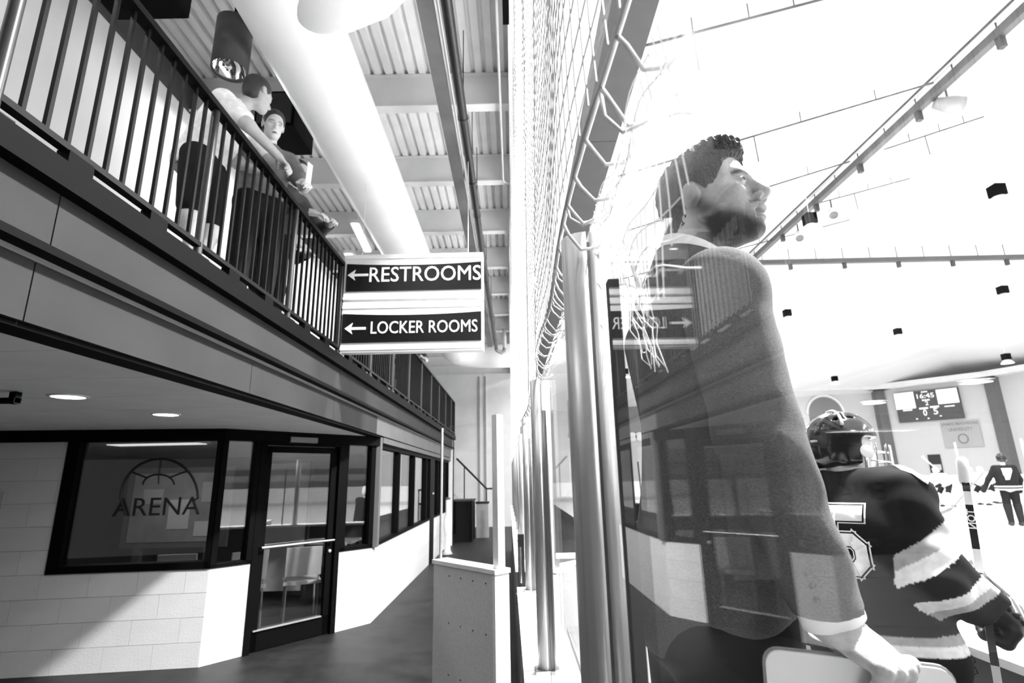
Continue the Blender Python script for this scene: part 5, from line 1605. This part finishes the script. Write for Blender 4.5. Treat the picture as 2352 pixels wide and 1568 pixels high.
# helmets
def helmet(parent, M, h=.005, tone=.01, sticker=True, cage=True):
    def hf(P):
        y = np.abs(P[:, 1])
        d = s_ell((-.008, 0, .035), (.124, .100, .108))(P)
        d = smin(d, s_ell((-.06, 0, -.02), (.075, .088, .075))(P), .03)
        d = smin(d, s_box((-.01, 0, .0), (.05, .100, .075), .03)(P), .02)
        inner = s_ell((.0, 0, .015), (.105, .085, .10))(P)
        d = smax(d, -inner, .004)
        d = smax(d, -s_box((.11, 0, -.06), (.095, .2, .10), .02)(P), .01)     # face opening
        d = smax(d, -(P[:, 2] + .062 - .2 * np.clip(P[:, 0], -.1, .1)), .008)
        # raised ridges and vents
        ridge = np.abs(y - .045) - .006
        d = d - .005 * np.clip(1 - np.abs(y - .045) / .012, 0, 1) * (P[:, 2] > .05)
        for (vx, vy, vz) in ((-.05, .06, .10), (-.085, .05, .07), (.0, .062, .108), (-.1, .025, .055)):
            d = smax(d, -s_ell((vx, vy, vz), (.016, .006, .02))(np.stack([P[:, 0], y, P[:, 2]], 1)), .003)
        d = smax(d, -s_box((-.03, 0, .135), (.004, .09, .03))(P), .003)
        return d
    V, Fc = surf(hf, (-.17, -.14, -.12), (.16, .14, .18), h)
    o = link_mesh('helmet', xf(M, V), Fc, gm('helmet_shell_%s' % tone, tone, .16, noise=(20, .1)), parent, True)
    R3 = M.to_3x3()
    if sticker:
        for s in (-1, 1):
            MB().lathe([(.0001, .004), (.024, .003), (.024, -.004)], M @ Vector((.025, s * .101, -.012)), R3 @ Vector((0, s, .1)), 18, False, True).build('round_sticker', gm('sticker_white', .75, .5), o)
        MB().obox(M @ Vector((-.128, -.02, .02)), R3 @ Vector((0, 1, 0)), R3 @ Vector((0, 0, 1)), R3 @ Vector((1, 0, 0)), .055, .008, .012).build('name_strip', gm('strip_grey', .4, .5), o)
        band_ = [M @ Vector((-.055 + .02 * math.cos(a), .105 * math.sin(a) * .92, .035 + .11 * math.cos(a) * .98)) for a in [math.radians(d) for d in range(-65, 20, 8)]]
        MB().tube(band_, .006, 6).build('shell_trim', gm('trim_pale', .55, .3), o, True)
    if cage:
        wm = gm('cage_wire', .45, .25, metal=.8)
        for zc, rr_ in ((-.01, .0), (-.045, .004), (-.08, .0), (-.11, -.015)):
            pts = [M @ Vector((.035 + (.125 + rr_) * math.cos(a), (.094 + rr_) * math.sin(a), zc)) for a in [math.radians(d) for d in range(-88, 89, 11)]]
            MB().tube(pts, .0024, 5).build('cage_bar', wm, o, True)
        for a in (-75, -50, -25, 0, 25, 50, 75):
            a = math.radians(a)
            pts = [M @ Vector((.035 + (.127 - .02 * max(0, (k - 3) / 3)) * math.cos(a), .095 * math.sin(a), .02 - .022 * k)) for k in range(7)]
            MB().tube(pts, .0024, 5).build('cage_bar', wm, o, True)
        for s in (-1, 1):
            MB().tube([M @ Vector((.03, s * .09, -.03)), M @ Vector((.03, s * .085, -.09)), M @ Vector((.06, s * .045, -.135)), M @ Vector((.075, 0, -.145))], .006, 6).build('chin_strap', gm('strap_white', .7, .7), o, True)
    return o
helmet(t5, M5 @ frame(Hd5, -38, -4))

# gloves
def glove(parent, M, side):
    R3 = M.to_3x3()
    fn = u_all([s_box((.045, 0, .005), (.065, .06, .034), .028), s_cap((-.06, 0, .0), (-.01, 0, .0), .066, .06), s_cap((.02, .05 * side, -.02), (.085, .06 * side, -.045), .026, .022)]
               + [s_cap((.1, yy, .0), (.12, yy, -.055), .024, .021) for yy in (-.045, -.015, .015, .045)] + [s_cap((.12, yy, -.055), (.07, yy, -.085), .021, .019) for yy in (-.045, -.015, .015, .045)], .012)
    V, Fc = surf(fn, (-.15, -.12, -.13), (.17, .12, .1), .006)
    o = link_mesh('glove', xf(M, V), Fc, gm('glove_black', .012, .45, noise=(40, .3)), parent, True)
    for k in range(4):
        v, f = surf(s_box((.005 + .030 * k, 0, .036), (.013, .056, .014), .012), (-.06 + .03 * k, -.1, .0), (.07 + .03 * k, .1, .08), .005)
        link_mesh('glove_roll', xf(M, v), f, gm('glove_black', .012, .45), o, True)
    v, f = surf(s_box((-.075, 0, .0), (.016, .07, .07), .014), (-.12, -.11, -.11), (-.03, .11, .11), .006)
    link_mesh('glove_cuff', xf(M, v), f, gm('glove_black', .012, .45), o, True)
    MB().obox(M @ Vector((-.03, 0, .062)), R3 @ Vector((1, 0, 0)), R3 @ Vector((0, 1, 0)), R3 @ Vector((0, 0, 1)), .11, .03, .008).build('glove_stripe', M_jw, o)
    return o
wr = M5 @ Vector(J5['WR']); er = M5 @ Vector(J5['ER'])
gd = (wr - er).normalized()
GM = axes_frame(at(2262, 1372, Y=2.0), Vector((.55, -.1, -.62)), Vector((.55, -.55, .45)))
glove(t5, GM, 1)
glove(t5, axes_frame(M5 @ Vector(J5['WL']), M5.to_3x3() @ Vector(J5['WL'] - J5['EL']), (0, 0, 1)), -1)

# his stick, upright
st0 = at(2208, 1050, Y=1.98); st1 = at(2292, 1568, Y=1.93)
dv_ = (st1 - st0).normalized(); st2 = st0 + dv_ * (st0.z - .04) / (-dv_.z)
tk = thing('hockey_stick', 'upright hockey stick with white taped knob held by player number 5', 'hockey stick', (st2.x, st2.y, 0), 'hockey sticks')
ay = Vector((.8, -.6, 0)); ay = (ay - dv_ * ay.dot(dv_)).normalized(); az = dv_.cross(ay)
def stick_seg(a, b, name, mat, w_=.021, d_=.03):
    pa_ = st0 + dv_ * a; pb2 = st0 + dv_ * b
    MB().obox((pa_ + pb2) / 2, dv_, ay, az, b - a, w_, d_).build(name, mat, tk)
MB().tube([st0, st0 + dv_ * .01, st0 + dv_ * .085, st0 + dv_ * .095], [.012, .018, .018, .014], 12).build('taped_knob', gm('grip_tape', .6, .9), tk, True)
stick_seg(.09, .12, 'knob_ring', M_dark)
M_sw = gm('shaft_white', .72, .3, noise=(10, .1)); M_sk = gm('shaft_black', .012, .25)
for a, b, m, nm in ((.10, .165, M_sw, 'shaft_white'), (.165, .31, M_sk, 'shaft_black'), (.31, .47, M_sw, 'shaft_white'), (.47, .66, M_sk, 'shaft_black'), (.66, .72, M_sw, 'shaft_white'), (.72, st0.z / -dv_.z * .93, M_sk, 'shaft_black')):
    stick_seg(a, b, nm, m)
for k in range(9):
    a = .37 + .035 * k + (.1 if k > 3 else 0)
    pa_ = st0 + dv_ * a + az * (.0155 * -1)
    MB().obox(pa_ , (dv_ + ay * .6).normalized(), (ay - dv_ * .6).normalized(), az, .03, .008, .002).build('shaft_mark', M_sk if k % 2 else M_sw, tk)
v, f = text_geo('TON', .03, .002, st0 + dv_ * .18 - az * .0165 - ay * .010, dv_, ay, font_bold=True)
zc_ = np.array(v)
link_mesh('shaft_lettering', v, f, M_sw, tk)
v, f = text_geo('TON', .03, .002, st0 + dv_ * .18 + az * .0165 + ay * .010, dv_, -ay, font_bold=True)
link_mesh('shaft_lettering', v, f, M_sw, tk)
bl0 = st0 + dv_ * (st0.z / -dv_.z * .93)
MB().obox(bl0 + Vector((.12, .05, -.03)), (.9, .4, -.02), (-.4, .9, 0), (0, 0, 1), .3, .012, .07).build('blade', gm('blade_tape', .05, .8), tk)

# second helmet further along the bench
P6 = Vector((1.44, 2.72, 0)); M6 = frame(P6, 30)
t6, m6, h6, j6 = figure('person', 'second hockey player in dark helmet half hidden behind the bearded man', M6,
       dict(HD=(.04, 0, 1.70), N=(.0, 0, 1.5), SL=(0, .2, 1.45), SR=(0, -.2, 1.45), EL=(.16, .3, 1.2), WL=(.4, .2, 1.1), ER=(.1, -.33, 1.2), WR=(.35, -.2, 1.08)),
       shirt=.011, pants=.011, shoes=.02, skin=.5, hat='helmet', head_h=-8, group='hockey players', girth=1.35, h=.014)
helmet(t6, M6 @ h6, .006, .06)
t5['group'] = 'hockey players'

# players on the ice
def skater(label, px, py_feet, heading, J, shirt, pants, sock, htone, num=None, jm=None, bend=True, Zf=ZI, hgt=1.0):
    c = at(px, py_feet, Z=Zf)
    M = frame((c.x, c.y, Zf + .02), heading) @ Matrix.Scale(hgt, 4)
    t, m, hm, j = figure('person', label, M, J, shirt=shirt, pants=pants, shoes=.02, skin=.5, hat='h', group='hockey players', girth=1.4, h=.02, hands=False)
    WORLD[t.name] = Vector((c.x, c.y, Zf + .02))
    helmet(t, M @ hm, .014, htone, sticker=False, cage=False)
    for s in ('L', 'R'):
        K, A_ = j['K' + s], j['A' + s]
        V, Fc = surf(s_cap(K, A_, .09, .062), np.minimum(K, A_) - .12, np.maximum(K, A_) + .12, .02)
        link_mesh('sock', xf(M, V), Fc, gm('cloth_%s' % sock, sock, .85), t, True)
        E_k, W_k = j['E' + s], j['W' + s]
        d = (W_k - E_k); d /= np.linalg.norm(d)
        V, Fc = surf(s_cap(W_k - d * .06, W_k + d * .09, .06, .055), W_k - .2, W_k + .2, .02)
        link_mesh('glove', xf(M, V), Fc, gm('cloth_0.02', .02, .85), t, True)
    return t, M, j
CR = dict(P=(-.14, 0, .82), C=(.08, 0, 1.1), N=(.2, 0, 1.22), HD=(.3, 0, 1.36), SL=(.14, .22, 1.18), SR=(.14, -.22, 1.18), EL=(.3, .32, .95), WL=(.5, .15, .82), ER=(.3, -.32, .95), WR=(.5, -.1, .85), HL=(-.12, .12, .8), HR=(-.12, -.12, .8), KL=(.12, .17, .48), KR=(.12, -.17, .48), AL=(-.08, .2, .1), AR=(-.08, -.2, .1))
skater('crouching white jersey hockey player nearest the dark poster', 2178, 1166, 200, CR, .8, .02, .8, .5)
skater('white jersey hockey player bending, left of the pair by number 7', 2262, 1162, 180, CR, .8, .02, .8, .5)
skater('white jersey hockey player right of the pair, beside number 7', 2290, 1158, 150, CR, .8, .02, .8, .5)
t7, M7, j7 = skater('hockey player in black jersey number 7 at the right edge', 2338, 1210, 65,
    dict(EL=(.05, .34, 1.15), WL=(.2, .42, .92), ER=(.1, -.3, 1.12), WR=(.25, -.3, .9)), .015, .012, .02, .02)
c7 = M7.translation; f7 = M7.to_3x3() @ Vector((1, 0, 0)); r7 = M7.to_3x3() @ Vector((0, -1, 0))
jo7 = [o for o in t7.children if o.name.startswith('shirt')][0]
b7 = BVHTree.FromPolygons([tuple(v.co + WORLD[jo7.name]) for v in jo7.data.vertices], [tuple(p.vertices) for p in jo7.data.polygons])
wrap_poly([[(a * .2, b * .28) for a, b in poly_num('7')]], c7 - f7 * .4 - r7 * .1 + Vector((0, 0, 1.12)), r7, Vector((0, 0, 1)), f7, b7, .012, 'number', M_jw, t7, .01)
for z in (.95, 1.02):
    bnd = s_cap
    MB().lathe([(.265, 0), (.27, .035)], c7 + Vector((0, 0, z - .08)), (0, 0, 1), 20).build('hem_stripe', M_jw, t7, True)
tA = at(2312, 1108, Y=c7.y); 
# sticks on the ice
def ice_stick(a, b, blade, label, mat):
    t = thing('hockey_stick', label, 'hockey stick', (b.x, b.y, min(a.z, b.z)), 'hockey sticks')
    MB().bar(a, b, .035, .03).build('shaft', mat, t)
    MB().bar(b, b + blade, .02, .08).build('blade', mat, t)
ice_stick(at(2258, 1085, Y=16.0), at(2185, 1168, Y=15.0), at(2152, 1182, Y=14.6) - at(2185, 1168, Y=15.0), 'grey hockey stick reaching across the ice behind the upright stick', gm('stick_grey', .2, .5))
pA = at(2158, 1082, Y=20.5); pB = at(2122, 1052, Y=20.3)
ice_stick(pA, pB, at(2118, 1047, Y=20.3) - pB, 'white hockey stick raised in front of the dark poster', gm('stick_white', .85, .5))
# bench mates far left of the ice seen over the shoulder of number five
for k, (px, tn) in enumerate(((2020, .75), (2065, .7))):
    c = at(px, 1130, Y=6.5 + k)
    Mq = frame((c.x, c.y, 0), 40)
    tq, mq, hq, jq = figure('person', ['distant bench player in pale helmet just right of number five cage', 'distant bench player in pale helmet over the shoulder of number five'][k], Mq,
        dict(P=(-.05, 0, .8), C=(.02, 0, 1.1), N=(.05, 0, 1.26), HD=(.09, 0, 1.42), SL=(.03, .2, 1.22), SR=(.03, -.2, 1.22), EL=(.2, .28, 1.0), WL=(.4, .15, .95), ER=(.2, -.28, 1.0), WR=(.4, -.15, .95), HL=(-.05, .1, .78), HR=(-.05, -.1, .78), KL=(.1, .12, .45), KR=(.1, -.12, .45)),
        shirt=.02, pants=.015, shoes=.02, skin=.5, hat='h', group='hockey players', girth=1.3, h=.018, hands=False)
    helmet(tq, Mq @ hq, .012, tn, sticker=False, cage=False)
